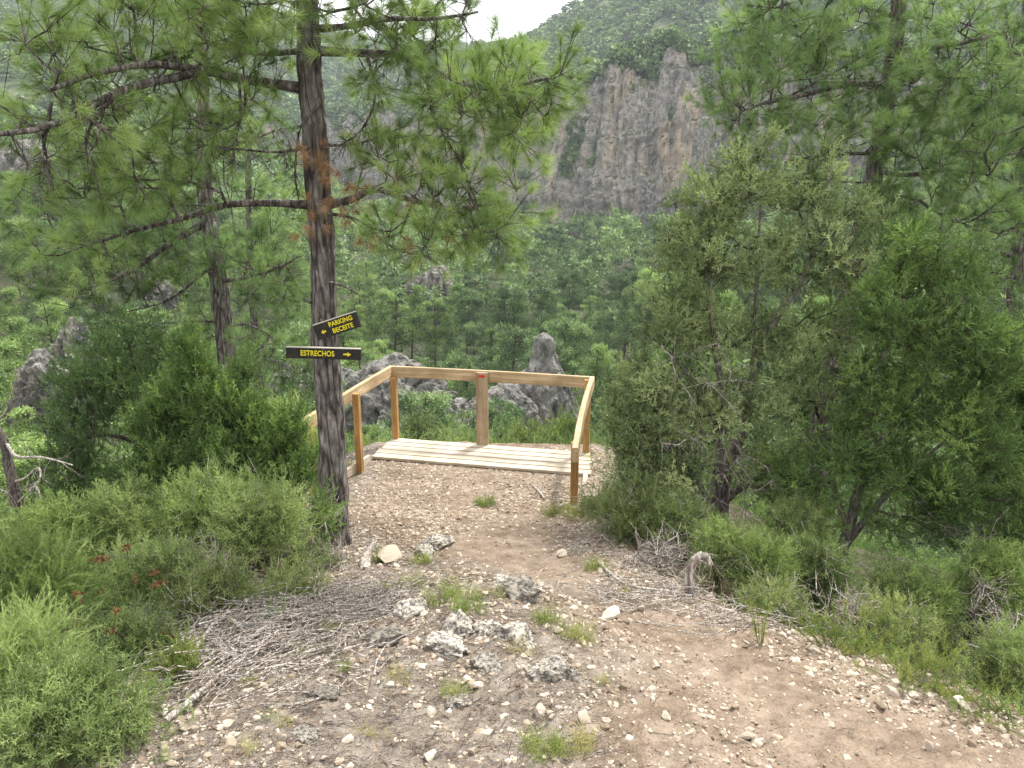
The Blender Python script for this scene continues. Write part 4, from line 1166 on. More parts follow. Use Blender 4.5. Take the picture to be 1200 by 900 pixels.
bush('juniper_bush', 'dense dark green juniper bush with pointed plumes left of the trunk with signs', 'juniper bush', J4,
     [([(255, 620, 6.3), (252, 560, 6.3), (245, 500, 6.3), (236, 440, 6.3), (230, 412, 6.3)], .035, .008), ([(262, 615, 6.3), (268, 560, 6.2), (280, 510, 6.2), (290, 480, 6.2)], .03, .007), ([(250, 615, 6.3), (225, 570, 6.4), (205, 530, 6.4), (195, 480, 6.4)], .03, .007), ([(262, 610, 6.3), (295, 570, 6.2), (320, 530, 6.1), (335, 500, 6.1)], .025, .006)],
     [(228, 418, 6.3, 10.7, 20.9, .14, 18), (232, 462, 6.3, 24.6, 28.5, .26, 40), (200, 480, 6.4, 19.7, 32.3, .25, 34), (265, 480, 6.2, 19.7, 26.6, .25, 32), (295, 490, 6.2, 18.0, 24.7, .22, 28), (325, 520, 6.1, 19.7, 28.5, .25, 32), (345, 555, 6.0, 19.7, 24.7, .25, 26), (210, 535, 6.3, 32.8, 32.3, .35, 50), (260, 540, 6.1, 36.1, 34.2, .35, 60), (305, 565, 6.0, 32.8, 26.6, .35, 46), (230, 590, 6.0, 41.0, 22.8, .35, 36), (180, 560, 6.3, 26.2, 32.3, .3, 32), (175, 500, 6.5, 13.1, 24.7, .2, 16), (283, 440, 6.3, 7.4, 13.3, .1, 6), (340, 500, 6.1, 9.8, 15.2, .15, 9)],
     47, kind='cedar', leaf='juniper_green', n=22, sig=.045, up=1.5, keepf=.75, flat=1.7, bare=30, bare_lobes=[(275, 560, 5.9, 24.6, 28.5, .2, 8)])
J5 = fall(130, 560, 8.6)
bush('juniper_tree', 'shadowy dark juniper standing behind the pointed juniper bush on the left', 'juniper tree', J5,
     [([(150, 600, 8.6), (160, 540, 8.6), (165, 490, 8.6), (160, 440, 8.6), (150, 400, 8.6)], .06, .012), ([(165, 520, 8.6), (130, 510, 8.4), (95, 515, 8.2)], .035, .01), ([(155, 560, 8.6), (120, 590, 8.3), (90, 590, 8.1)], .03, .01)],
     [(150, 400, 8.6, 34, 26, .5, 22), (110, 440, 8.6, 40, 26, .5, 26), (160, 450, 8.5, 46, 30, .6, 34), (100, 490, 8.4, 44, 26, .5, 28), (85, 540, 8.2, 38, 28, .5, 24), (140, 570, 8.3, 46, 26, .5, 28), (60, 580, 8.0, 40, 30, .5, 22), (200, 420, 8.6, 30, 26, .5, 18), (110, 610, 8.0, 50, 26, .5, 18)],
     49, leaf='juniper_dark', n=24, sig=.085, sc=1.15, keepf=.8, bare=40)

# dead leaning pine at the left edge
bd = fall(22, 660, 6.5)
r_ = np.random.default_rng(61)
dt = thing('dead_tree', 'crooked leafless dead tree with curling branches at the left picture edge', 'dead tree', bd)
db_ = Buf()
tube(db_, px_line([(30, 680, 6.5), (24, 620, 6.5), (16, 570, 6.5), (10, 545, 6.5), (4, 515, 6.5), (-16, 490, 6.5)], 40), np.linspace(.055, .035, 40), 12, rough=.2)
db_.build('trunk', M['twig'], dt, smooth=True)
db2 = Buf()
for pts, ra in (([(8, 520, 6.5), (20, 535, 6.3), (50, 536, 6.2), (85, 545, 6.1)], .018), ([(16, 565, 6.5), (30, 560, 6.4), (45, 548, 6.3), (46, 562, 6.2), (30, 575, 6.2)], .014), ([(20, 590, 6.5), (30, 580, 6.4), (42, 570, 6.3), (48, 590, 6.2), (40, 605, 6.2)], .012),
                ([(22, 600, 6.5), (10, 580, 6.3), (-8, 570, 6.2)], .014), ([(6, 530, 6.5), (-5, 500, 6.5), (8, 480, 6.4), (20, 440, 6.3)], .016)):
    c = px_line(pts, 18); tube(db2, c, np.linspace(ra, ra * .35, 18), 6, rough=.25)
    ii = r_.integers(5, 18, 6); bare_twigs(db2, c[ii], unit(np.gradient(c, axis=0))[ii], r_, 2, .25, .003)
db2.build('branches', M['deadwood'], dt, smooth=True)
# ------------------------------------------------------------------ forest on the valley sides
def px_of(p):
    p = np.asarray(p, float)
    c, s = math.cos(R(PITCH)), math.sin(R(PITCH))
    q = p - [0, 0, EYE]
    d = q[..., 1] * c - q[..., 2] * s
    up = q[..., 1] * s + q[..., 2] * c
    return 600 + FPX * q[..., 0] / d, 450 - FPX * up / d
def forest_tree(style, seed, ncl=44, per=26, leaf=.42, w=.13):
    """a 7 m tree at the origin: (trunk Buf, crown Buf)"""
    r = np.random.default_rng(seed)
    tb, cb = Buf(), Buf()
    Hh = 7.0
    bend = r.normal(size=2) * .35
    tr = spline([[0, 0, -.6], [bend[0] * .3, bend[1] * .3, Hh * .35], [bend[0], bend[1], Hh * .75], [bend[0] * 1.2, bend[1] * 1.2, Hh * .97]], 9)
    tube(tb, tr, np.linspace(.13, .03, 9), 6, cap=False)
    C, S = [], []
    for i in range(ncl):
        t = r.random()
        if style == 'cone':
            z = .22 + .76 * t; rad = (1 - z) * 2.3 + .12
        elif style == 'umbrella':
            z = .52 + .46 * t ** .8; rad = 1.9 * math.sqrt(max(0, 1 - ((z - .68) / .34) ** 2)) + .1
        elif style == 'oval':
            z = .30 + .68 * t; rad = 1.55 * math.sqrt(max(0, 1 - ((z - .62) / .40) ** 2)) + .1
        else:
            z = .12 + .85 * t; rad = 1.8 * math.sqrt(max(0, 1 - ((z - .5) / .5) ** 2)) + .15
        a = r.uniform(0, 2 * np.pi); rr = rad * r.uniform(.45, 1.0) * (1 + .25 * math.sin(a * 3 + seed))
        base = tr[min(8, int(z * 8))]
        c = np.array([base[0] + rr * math.cos(a), base[1] + rr * math.sin(a), z * Hh])
        C.append(c); S.append(r.uniform(.42, .80) * (1.15 - .5 * z) * (1 if ncl > 40 else 1.35))
        if style != 'round' and i % 2 == 0:
            tube(tb, [base * [1, 1, 0] + [0, 0, c[2] - .35], c], [.03, .012], 3, cap=False)
    C = np.array(C); S = np.array(S)
    off = unit(r.normal(size=(ncl, per, 3))) * (r.random((ncl, per, 1)) ** .5) * S[:, None, None] * [1.25, 1.25, .62]
    pos = (C[:, None] + off).reshape(-1, 3)
    d = unit(off.reshape(-1, 3) * [1, 1, 1.2] + [0, 0, .25] + r.normal(size=pos.shape) * .3)
    V, F = tri_blades(pos - d * leaf * .4, d, leaf * r.uniform(.6, 1.2, len(pos)), np.full(len(pos), w) * r.uniform(.7, 1.3, len(pos)), r)
    va = np.repeat(np.repeat(.5 + r.normal(size=ncl) * .20, per) + r.normal(size=len(pos)) * .08, 3)
    cb.add(V, F, va)
    return tb, cb
STY = [('cone', 1, 'b'), ('umbrella', 2, 'a'), ('oval', 3, 'b'), ('cone', 4, 'a'), ('umbrella', 5, 'b'), ('oval', 6, 'a'), ('round', 7, 'b'), ('umbrella', 8, 'a')]
PROT = []
for k, (st, sd_, fm_) in enumerate(STY):
    tb, cb = forest_tree(st, sd_ * 11, ncl=72, per=120, leaf=.24, w=.055)
    PROT.append((tb.mesh('trunk', M['bark_dark'], True), cb.mesh('crown', M['forest_' + fm_]), st, fm_))
fr = np.random.default_rng(101)
cand = []
cell = {}
def try_add(x, y, sep):
    k = (int(x // 6), int(y // 6))
    for i in (-1, 0, 1):
        for j in (-1, 0, 1):
            for (a, b_) in cell.get((k[0] + i, k[1] + j), ()):
                if (a - x) ** 2 + (b_ - y) ** 2 < sep * sep: return False
    cell.setdefault(k, []).append((x, y)); return True
for it in range(30000):
    y = 14 + 290 * fr.random() ** .75
    x = fr.uniform(-.82 * y - 8, .82 * y + 8)
    if not try_add(x, y, 4.8 + y * .006): continue
    cand.append((x, y))
cand = np.array(cand)
zc = H(cand[:, 0], cand[:, 1], False)
items = []
for (x, y), z in zip(cand, zc):
    s = fr.uniform(1.2, 2.15)
    u0, v0 = px_of([x, y, z]); 
    u1, v1 = px_of([x, y, z + 7 * s])
    if v0 < 120 or u1 < -130 or u1 > 1330: continue
    lim = None
    if y < 59:
        # keep the sight lines of the platform, the rock needle and the rock walls open
        if 385 < u1 < 600: lim = 478 + 22 * math.sin(u1 / 17.) + fr.uniform(-6, 14)
        elif 600 <= u1 < 690: lim = 492 + fr.uniform(-8, 16)
        elif 690 <= u1 < 830: lim = 420
        elif 330 < u1 <= 385: lim = 440
        elif u1 <= 130: lim = 400
    elif y < 69 and 390 < u1 < 690: lim = 500
    if y < 27: continue
    if y < 36 and -200 < u1 < 830: lim = max(lim or 0, 500)
    if lim is not None:
        f = 1.0
        while v1 < lim and f > .3:
            f *= .9
            u1, v1 = px_of([x, y, z + 7 * s * f])
        if v1 < lim or s * f < .28: continue
        s *= f
    # nothing stands inside the rocks
    if any(abs(y - ry) < rd and abs(x - rx) < rw for rx, ry, rw, rd in ((2.8, 66, 3.4, 4), (-.5, 62, 3, 4), (-8.5, 64, 4.5, 5), (-16, 60, 4, 4), (11.5, 165, 3, 3), (-14, 150, 5, 4), (-28, 150, 3, 3), (-38, 70, 3, 3), (-76, 120, 7, 5), (-30, 48, 2.5, 3), (-46, 95, 3, 3), (-33.5, 56, 3, 3))): continue
    items.append((y, x, z, s))
items.sort()
NI = 292
lab = {('a', 'cone'): 'dark pointed pine in the forest filling the valley', ('a', 'umbrella'): 'dark flat topped pine in the forest filling the valley', ('a', 'oval'): 'dark oval crowned pine in the forest filling the valley',
       ('b', 'cone'): 'light green pointed pine in the forest filling the valley', ('b', 'umbrella'): 'light green flat topped pine in the forest filling the valley', ('b', 'oval'): 'light green oval crowned pine in the forest filling the valley', ('b', 'round'): 'light green round bushy tree in the forest filling the valley'}
grp = {('a', 'cone'): 'dark pointed valley pines', ('a', 'umbrella'): 'dark flat topped valley pines', ('a', 'oval'): 'dark oval valley pines', ('b', 'cone'): 'light pointed valley pines', ('b', 'umbrella'): 'light flat topped valley pines', ('b', 'oval'): 'light oval valley pines', ('b', 'round'): 'round bushy valley trees'}
def pick(x, y, v):
    lightness = .18 + .5 * (x < -8) + .15 * (y < 45)
    lt = fr.random() < lightness
    c = [k for k in range(8) if (STY[k][2] == 'b') == lt]
    return c[fr.integers(0, len(c))]
for (y, x, z, s) in items[:NI]:
    k = pick(x, y, 0)
    tm_, cm_, st, fm_ = PROT[k]
    key = (fm_, st)
    root = thing('forest_tree', lab[key], 'tree', (x, y, z), grp[key])
    wd = s * fr.uniform(.70, .98); rz = fr.uniform(0, 6.28)
    for nm, me in (('trunk', tm_), ('crown', cm_)):
        o = bpy.data.objects.new(nm, me); COL.objects.link(o); o.parent = root
        o.scale = (wd, wd, s); o.rotation_euler = (fr.normal() * .03, fr.normal() * .03, rz)
# all smaller, farther trees: one mass
FT = [forest_tree(st, 200 + i, ncl=30, per=22, leaf=.50, w=.20)[1] for i, st in enumerate(('cone', 'umbrella', 'oval', 'umbrella'))]
FT = [(np.concatenate(c.v), np.concatenate(c.t), np.concatenate(c.a)) for c in FT]
FF = [forest_tree(st, 300 + i, ncl=12, per=6, leaf=1.7, w=1.2)[1] for i, st in enumerate(('oval', 'umbrella', 'oval', 'cone'))]
FF = [(np.concatenate(c.v), np.concatenate(c.t), np.concatenate(c.a)) for c in FF]
def mass(buf, tpl, pos, sc, var, r, wide=1.1):
    kk = r.integers(0, len(tpl), len(pos))
    for k in range(len(tpl)):
        s = kk == k
        if not s.any(): continue
        a = r.uniform(0, 6.28, s.sum()); ca, sa = np.cos(a) * wide, np.sin(a) * wide
        z0 = 0 * ca
        Mx = np.stack([np.stack([ca, -sa, z0], 1), np.stack([sa, ca, z0], 1), np.stack([z0, z0, z0 + 1], 1)], 1) * sc[s][:, None, None]
        buf.inst(tpl[k][0], tpl[k][1], Mx, pos[s], var[s], tvar=tpl[k][2] - .5)
rest = np.array(items[NI:])
wb = Buf()
if len(rest):
    lv = .33 + .25 * (rest[:, 1] < -10) + fr.normal(size=len(rest)) * .16
    mass(wb, FT, rest[:, [1, 0, 2]], rest[:, 3], lv, fr, .88)
# woods on the hills beyond
def on_sheet(V, n, r, lo=.02, hi=.95, den=None):
    na_, nr_ = V.shape[:2]
    i = r.uniform(0, na_ - 1.001, n); j = r.uniform(lo * (nr_ - 1), hi * (nr_ - 1) * .98, n)
    a, b_ = i.astype(int), j.astype(int); f, g = (i - a)[:, None], (j - b_)[:, None]
    return V[a, b_] * (1 - f) * (1 - g) + V[a + 1, b_] * f * (1 - g) + V[a, b_ + 1] * (1 - f) * g + V[a + 1, b_ + 1] * f * g
hr_ = np.random.default_rng(5)
def hillwood(V, n, s0, s1, vmean, thin=-.15):
    p = on_sheet(V, n, hr_)
    d = fbm(p[:, 0] / 45, p[:, 1] / 45, 4.4, 3)
    p = p[d > thin]
    u, v = px_of(p)
    p = p[(u > -60) & (u < 1260) & (v > -90)]
    mass(wb, FF, p, hr_.uniform(s0, s1, len(p)), vmean + hr_.normal(size=len(p)) * .17, hr_, 1.3)
hillwood(HR, 16000, .8, 1.35, .38, -.3)
hillwood(HL, 10000, 1.3, 2.0, .35, -.4)
hillwood(HM, 7000, .9, 1.5, .45, -.3)
# scrub and small pines on the ledges and gullies of the cliff, denser at its foot and top
PX, PY, PZ, nn, ss = CL['px'], CL['py'], CL['z'], CL['n'], CL['s']
nt__, ns__ = PX.shape
for it in range(1):
    i = hr_.integers(0, nt__, 26000); j = hr_.integers(1, ns__ - 1, 26000)
    tt = i / (nt__ - 1)
    g = fbm(ss[j] / 16, PZ[i, j] / 22, 6.6, 3) + fbm(ss[j] / 5, PZ[i, j] / 7, 2.6, 2) * .5
    rec = (PY[i, j] - .5 * (PY[i, np.maximum(j - 5, 0)] + PY[i, np.minimum(j + 5, ns__ - 1)]))
    ok = (g + .16 * rec + 1.3 * np.clip(.14 - tt, 0, 1) * 5 > .62) | (tt > .985) & (hr_.random(len(i)) < .5)
    i, j, tt = i[ok], j[ok], tt[ok]
    p = np.stack([PX[i, j], PY[i, j], PZ[i, j] - .5], 1) 
    u, v = px_of(p); k = (u > 300) & (u < 1230)
    p = p[k]; tt = tt[k]
    mass(wb, FF, p, hr_.uniform(.25, .62, len(p)) * (1 + .5 * (tt < .2)), .36 + hr_.normal(size=len(p)) * .14, hr_, 1.2)
p = on_sheet(CL['shelf'], 5200, hr_, 0, .999)      # trees on the shelf behind the cliff edge
u, v = px_of(p); k = (u > 250) & (u < 1230)
mass(wb, FF, p[k] - [0, 0, .4], hr_.uniform(.55, 1.0, int(k.sum())), .38 + hr_.normal(size=int(k.sum())) * .16, hr_, 1.2)
wood = wb.build('distant_forest', M['forest_a'])
tag(wood, kind='stuff')
# scrub between the trees and on the slopes
sb = Buf()
n = 7000
yy = 25 + 140 * hr_.random(n) ** 1.2; xx = hr_.uniform(-.8, .8, n) * yy
zz = H(xx, yy, False)
ok = fbm(xx / 9, yy / 9, 3.3, 3) > -.25
pos = np.stack([xx, yy, zz - .15], 1)[ok]
RT_ = [forest_tree('round', 400 + i, ncl=20, per=34, leaf=.55, w=.15)[1] for i in range(3)]
RT_ = [(np.concatenate(c.v) * [1, 1, .8], np.concatenate(c.t), np.concatenate(c.a)) for c in RT_]
mass(sb, RT_, pos, hr_.uniform(.12, .28, len(pos)), .18 + hr_.normal(size=len(pos)) * .2, hr_, 1.5)
scrub = sb.build('scrub', M['forest_a'])
tag(scrub, kind='stuff')
# ------------------------------------------------------------------ shrubs, herbs and dead wood near the path
ur = np.random.default_rng(77)
def shrub(name, label, cat, u, v, hpx, wpx, seed, kind='shoot', leaf='soft', n=40, per=14, sig=.05, sc=1.0, up=.9, group=None, bare=0, Y=None, deadtw=0, var0=.5, stem_r=.008, dpt=None):
    """shrub rooted on the ground seen at pixel (u, v) (or at distance Y), hpx tall and wpx wide in the photograph"""
    r = np.random.default_rng(seed)
    if Y is None:
        b = ground_at(u, v)
    else:
        p = P(u, v, Y); b = np.array([p[0], Y, gz(p[0], Y)])
    Y = b[1]
    top = P(u, v, Y)
    k = Y / FPX * 1.03
    hh, ww = hpx * k, wpx * k
    drop = max(0.0, top[2] - b[2] - .12)         # taller where the slope falls away under the sight line
    if drop > 0:
        n = int(n * (1 + .7 * drop / hh)); top = top - [0, 0, drop]; hh = hh + drop
    root = thing(name, label, cat, b, group)
    bb, fb = Buf(), Buf()
    q = r.normal(size=(n * 2, 3)); q = unit(q) * r.random((n * 2, 1)) ** .4
    q = q[:n] * [ww / 2, (dpt or .85) * ww / 2, hh * .42]
    tg = q + [b[0], b[1], top[2] + hh * .56]
    tg[:, 2] = np.maximum(tg[:, 2], H(tg[:, 0], tg[:, 1]) + .04)
    ns = max(3, n // 12)
    st = []
    for i in range(ns):
        a = r.uniform(0, 6.28); e = np.array([math.cos(a) * ww * .22, math.sin(a) * ww * .22, hh * .45])
        s0 = b + [r.normal() * .03, r.normal() * .03, -.03]
        top_z = max(top[2] - b[2], 0)
        st.append((spline([s0, s0 + e * [.3, .3, .4] + [0, 0, top_z * .6], s0 + e + [0, 0, top_z]], 8), stem_r, stem_r * .5))
    td = grow(bb, st, tg, r, rtip=.0022, sag=.02, step=.1, upbias=.3, nside=4)
    if per: clump_foliage(fb, bb, tg, unit(td + [0, 0, up * .6]), r, kind=kind, n=per, sig=sig, sc=sc, up=up, var0=var0 + r.uniform(-.22, .22), flat=1.0, tw=False)
    if deadtw:
        ii = r.integers(0, len(tg), deadtw); bare_twigs(bb, tg[ii], td[ii], r, 4, .28 if Y > 3.5 else .16, .0032 if Y > 3.5 else .0016, mat=1)
    bb.build('stems', [M['twig'], M['deadwood']], root)
    if per: fb.build('foliage', M[leaf], root)
    return root, tg, td
# left side, back to front
L_ = [
 ('bright light green feathery shrub between the pointed juniper and the trunk with signs', 335, 575, 95, 70, 'bushy', 'bright', 60, 16, .06, 1.0, 6.3),
 ('fresh green shrub between the red flowered spurge and the trunk with signs', 305, 665, 95, 110, 'bushy', 'soft', 110, 16, .055, .85, 4.9),
 ('rounded light green shrub in front of the pointed juniper, above the grey brushwood', 250, 640, 75, 110, 'bushy', 'bright', 90, 16, .055, .85, 5.1),
 ('small juniper shrub close against the foot of the trunk with signs', 378, 640, 66, 34, 'cedar', 'juniper_green', 24, 11, .040, .55, 5.2),
 ('grey green shrub below the dark juniper on the left slope', 150, 640, 60, 120, 'bushy', 'soft', 90, 14, .06, 1.0, 5.6),
 ('light green shrub at the left edge beneath the dead tree', 60, 660, 60, 130, 'bushy', 'bright', 80, 14, .06, 1.0, 5.2),
 ('low dull green shrub left of the brushwood below the rounded light shrub', 180, 720, 70, 120, 'bushy', 'soft', 80, 14, .05, .8, 4.1),
 ('olive green shrub with bare grey twigs between red flowers and brushwood', 250, 735, 66, 110, 'bushy', 'olive', 60, 10, .05, .7, 3.9),
 ('pale feathery shrub leaning in from the left picture edge, upper one', 40, 745, 120, 150, 'feather', 'bright', 95, 14, .05, .8, 3.3),
 ('pale feathery shrub leaning in from the left picture edge, middle one', 20, 830, 110, 170, 'feather', 'soft', 85, 13, .045, .7, 2.7),
 ('green feathery shrub filling the lower left corner', 90, 900, 120, 190, 'bushy', 'soft', 130, 15, .045, .62, 2.45),
 ('dark green low shrub between the feathery shrub and the brushwood', 150, 800, 70, 100, 'bushy', 'soft', 70, 12, .045, .6, 3.2),
 ('small yellowish green shrub on the stony bank beside the brushwood', 222, 830, 40, 60, 'broad', 'spurge', 20, 7, .03, .45, 3.0),
 ('low green shrub right of the small juniper and left of the rock slab', 345, 720, 50, 80, 'bushy', 'olive', 50, 11, .045, .6, 4.3),
 ('shrub beside the bare dead twigs half hidden behind the trunk base', 365, 690, 50, 60, 'bushy', 'soft', 34, 10, .045, .6, 4.9),
]
for i, (lb, u, v, hp, wp, kd, lf, n, per, sg, sc, Y) in enumerate(L_):
    shrub('shrub', lb, 'shrub', u, v, hp * (1.0 if kd == 'feather' else 1.22), wp, 500 + i, kd, lf, n=int(n * 1.15), per=per+4, sig=sg, sc=sc, Y=Y, deadtw=16, up=.35)
R_ = [
 ('bright green fern leaved shrub just above the bent dead stump', 842, 655, 50, 44, 'bushy', 'bright', 46, 14, .045, .6, 4.9),
 ('bright green shrub right of the bent dead stump', 893, 690, 62, 66, 'bushy', 'bright', 80, 16, .05, .65, 4.7),
 ('grey green heath shrub below the olive juniper, right of the near fence post', 745, 640, 78, 96, 'bushy', 'olive', 90, 13, .055, .8, 5.7),
 ('green shrub between the olive juniper stem and the bent dead stump', 800, 640, 50, 70, 'bushy', 'soft', 60, 13, .05, .75, 5.5),
 ('bluish grey low shrub at the path edge below the bright green shrub', 905, 722, 34, 80, 'bushy', 'olive', 40, 12, .045, .55, 4.2),
 ('green shrub beneath the fresh green juniper, left one', 950, 690, 60, 80, 'bushy', 'soft', 70, 13, .055, .75, 4.8),
 ('green shrub beneath the fresh green juniper, right one with lighter leaves', 1070, 720, 60, 110, 'bushy', 'bright', 80, 13, .055, .75, 4.9),
 ('light green shrub in the shade below the juniper cut by the right edge', 1160, 700, 80, 90, 'bushy', 'bright', 80, 13, .055, .8, 5.2),
 ('dull shrub beside the pale cut boulder on the right slope', 1040, 760, 60, 90, 'bushy', 'olive', 60, 12, .05, .6, 4.1),
 ('dull green shrub behind the fallen log at the right edge', 1180, 790, 60, 90, 'bushy', 'soft', 60, 12, .05, .6, 4.0),
 ('tall thin green shrub right of the olive juniper stem', 930, 640, 60, 70, 'bushy', 'soft', 50, 12, .06, .9, 6.0),
 ('dark understory shrub at the right edge behind the log', 1190, 660, 60, 80, 'cedar', 'juniper_green', 60, 12, .06, .8, 5.6),
]
for i, (lb, u, v, hp, wp, kd, lf, n, per, sg, sc, Y) in enumerate(R_):
    shrub('shrub', lb, 'shrub', u, v, hp, wp, 600 + i, kd, lf, n=int(n * 1.15), per=per+4, sig=sg, sc=sc, Y=Y, deadtw=18, up=.35)
# beyond the platform
for i, (lb, u, v, hp, wp, kd, lf, n, Y) in enumerate([
 ('upright green bush seen through the left fence gap beside the corner post', 492, 560, 78, 46, 'scale', 'juniper', 70, 13.5),
 ('low yellow green bush seen just left of the middle post behind the deck', 535, 560, 62, 60, 'bushy', 'soft', 60, 14.5),
 ('round olive bush behind the deck right of the middle post', 622, 560, 64, 66, 'scale', 'olive', 80, 14.0),
 ('vivid light green bush behind the right end of the deck', 664, 565, 80, 44, 'cedar', 'bright', 60, 13.0),
 ('dark bluish bush behind the deck directly right of the middle post', 590, 545, 60, 44, 'scale', 'juniper_dark', 50, 17.0),
 ('green bush outside the left fence beyond the trunk with signs', 440, 580, 70, 50, 'bushy', 'soft', 50, 11.5)]):
    shrub('bush', lb, 'bush', u, v, hp, wp, 650 + i, kd, lf, n=n, per=20, sig=.10, sc=1.15, Y=Y, up=.5)
shrub('shrub', 'small grey green bush outside the right fence near its end board', 'shrub', 705, 620, 46, 50, 690, 'bushy', 'olive', n=50, per=11, sig=.05, sc=.7, Y=6.6, deadtw=14)
# dead shrubs, leafless
for i, (lb, u, v, hp, wp, n, Y) in enumerate([
 ('leafless grey shrub tangle at the path edge below the olive juniper', 770, 690, 66, 100, 70, 4.9),
 ('leafless twiggy shrub just right of the fence end board', 722, 660, 56, 60, 46, 5.9),
 ('bleached leafless shrub among the left shrubs above the brushwood', 215, 700, 60, 110, 60, 4.3),
 ('bare grey shrub with curling twigs at the lower left', 165, 770, 70, 80, 46, 3.4),
 ('leafless shrub under the green juniper on the right slope', 1150, 720, 60, 90, 46, 4.9),
 ('bare twiggy shrub right of the bright green shrub on the right slope', 985, 740, 44, 70, 40, 4.1),
 ('bare brown shrub close against the foot of the trunk with signs', 385, 690, 44, 50, 34, 4.9)]):
    root, tg, td = shrub('dead_shrub', lb, 'dead shrub', u, v, hp, wp, 700 + i, n=n, per=0, Y=Y, deadtw=n, stem_r=.007)
# reddish spurges
def herb(name, label, cat, u, v, hpx, nst, seed, leaf='spurge', flowers=0, spread=.10, kind='bushy', sc=.6, group=None, var0=.5, Y=None, lower=1.0):
    r = np.random.default_rng(seed)
    if Y is None: b = ground_at(u, v)
    else: p = P(u, v, Y); b = np.array([p[0], Y, gz(p[0], Y)])
    L = hpx * b[1] / FPX * 1.03 + (P(u, v, b[1])[2] - b[2])
    root = thing(name, label, cat, b, group)
    fb, flb = Buf(), Buf()
    tips = []
    for i in range(nst):
        a = r.uniform(0, 6.28); rr = spread * math.sqrt(r.random())
        s0 = b + [rr * math.cos(a) * .5, rr * math.sin(a) * .5, -.01]
        e = s0 + [rr * math.cos(a) * 1.5, rr * math.sin(a) * 1.5, L * r.uniform(.6, 1.05)]
        c = spline([s0, (s0 + e) / 2 + [0, 0, L * .06], e], 9)
        tube(fb, c, np.linspace(.0026, .0014, 9), 4, var=.2, cap=False)
        k = max(5, int(L * lower / .022)); t = r.uniform(.25, 1, k)
        pos = c[np.minimum(8, (t * 8).astype(int))]
        put(fb, kind, pos - [0, 0, .02], unit(r.normal(size=(k, 3)) * .45 + [0, 0, 1]), sc * r.uniform(.5, .9, k), var0 + r.normal(size=k) * .15, r)
        put(fb, kind, e[None] - [0, 0, .06 * sc], np.array([[0, 0, 1.0]]), sc, np.array([var0 + .15]), r)
        tips.append(e)
    fb.build('leaves', M[leaf], root)
    if flowers:
        for e in np.array(tips)[:flowers]:
            f = Buf(); n = 16
            off = unit(r.normal(size=(n, 3))) * .020 * r.random((n, 1)) ** .4
            V, F = tri_blades(e + off * [1, 1, .8] + [0, 0, .006], unit(off + [0, 0, .008]), np.full(n, .018), np.full(n, .014), r)
            f.add(V, F, np.repeat(r.uniform(.2, .9, n), 3)); f.build('flower_head', M['flower'], root)
    return root
herb('spurge', 'spurge with the largest cluster of brick red flower heads among the left shrubs', 'spurge', 150, 690, 56, 12, 801, 'soft', 11, .12, Y=3.6, sc=.5)
herb('spurge', 'spurge with two dull red heads at the left above the pale feathery shrub', 'spurge', 102, 740, 46, 6, 802, 'soft', 4, .08, Y=3.0, sc=.45)
herb('spurge', 'spurge with a single reddish head in the middle of the left shrubs', 'spurge', 186, 750, 34, 5, 803, 'spurge', 2, .06, Y=3.3, sc=.4)
herb('spurge', 'orange tinged spurge at the lower picture edge right of the feathery shrub', 'spurge', 262, 900, 36, 7, 804, 'spurge', 5, .06, Y=2.55, sc=.35)
herb('spurge', 'small spurge with a dark red head at the lower edge', 'spurge', 208, 905, 24, 4, 805, 'spurge', 2, .05, Y=2.5, sc=.32)
herb('spurge', 'spurge with orange red heads at the far left below the dead tree', 'spurge', 92, 600, 24, 5, 806, 'soft', 4, .09, Y=5.4, sc=.5)
herb('spurge', 'yellow flowered spurge at the path edge below the bright green shrub', 'spurge', 893, 752, 64, 6, 807, 'spurge', 0, .08, sc=.4, var0=.8)
herb('spurge', 'rust red tipped spurge on the right slope beneath the green juniper', 'spurge', 1006, 735, 40, 5, 808, 'spurge', 3, .08, Y=4.2, sc=.45)
edge = [(950, 745, 56, 9), (975, 760, 50, 8), (1000, 765, 56, 8), (1030, 775, 50, 8), (1055, 790, 44, 7), (1080, 800, 44, 8), (1105, 812, 40, 7), (1130, 820, 38, 6), (1160, 838, 44, 7), (1190, 842, 52, 7), (925, 735, 40, 6), (1095, 780, 46, 7), (1010, 745, 40, 7), (1175, 822, 36, 6)]
for i, (u, v, h_, n) in enumerate(edge):
    herb('spurge', 'yellow green spurge clump in the row along the right edge of the path', 'spurge', u, v, h_, n * 2, 820 + i, 'spurge' if i % 3 else 'bright', 0, .15, sc=.55, kind='bushy', group='yellow green spurges along the right path edge', Y=None)
left_herbs = [(95, 790, 40), (130, 835, 34), (190, 800, 34), (215, 770, 38), (285, 720, 34), (300, 742, 30), (240, 690, 40), (60, 800, 40), (320, 705, 34), (170, 880, 40), (250, 710, 30), (130, 760, 40)]
for i, (u, v, h_) in enumerate(left_herbs):
    herb('herb', 'small leafy green herb growing among the left shrubs and twigs', 'herb', u, v, h_, 9, 850 + i, ['soft', 'spurge', 'bright'][i % 3], 0, .10, sc=.42, group='small green herbs among the left shrubs', kind=['bushy', 'broad'][i % 2] )
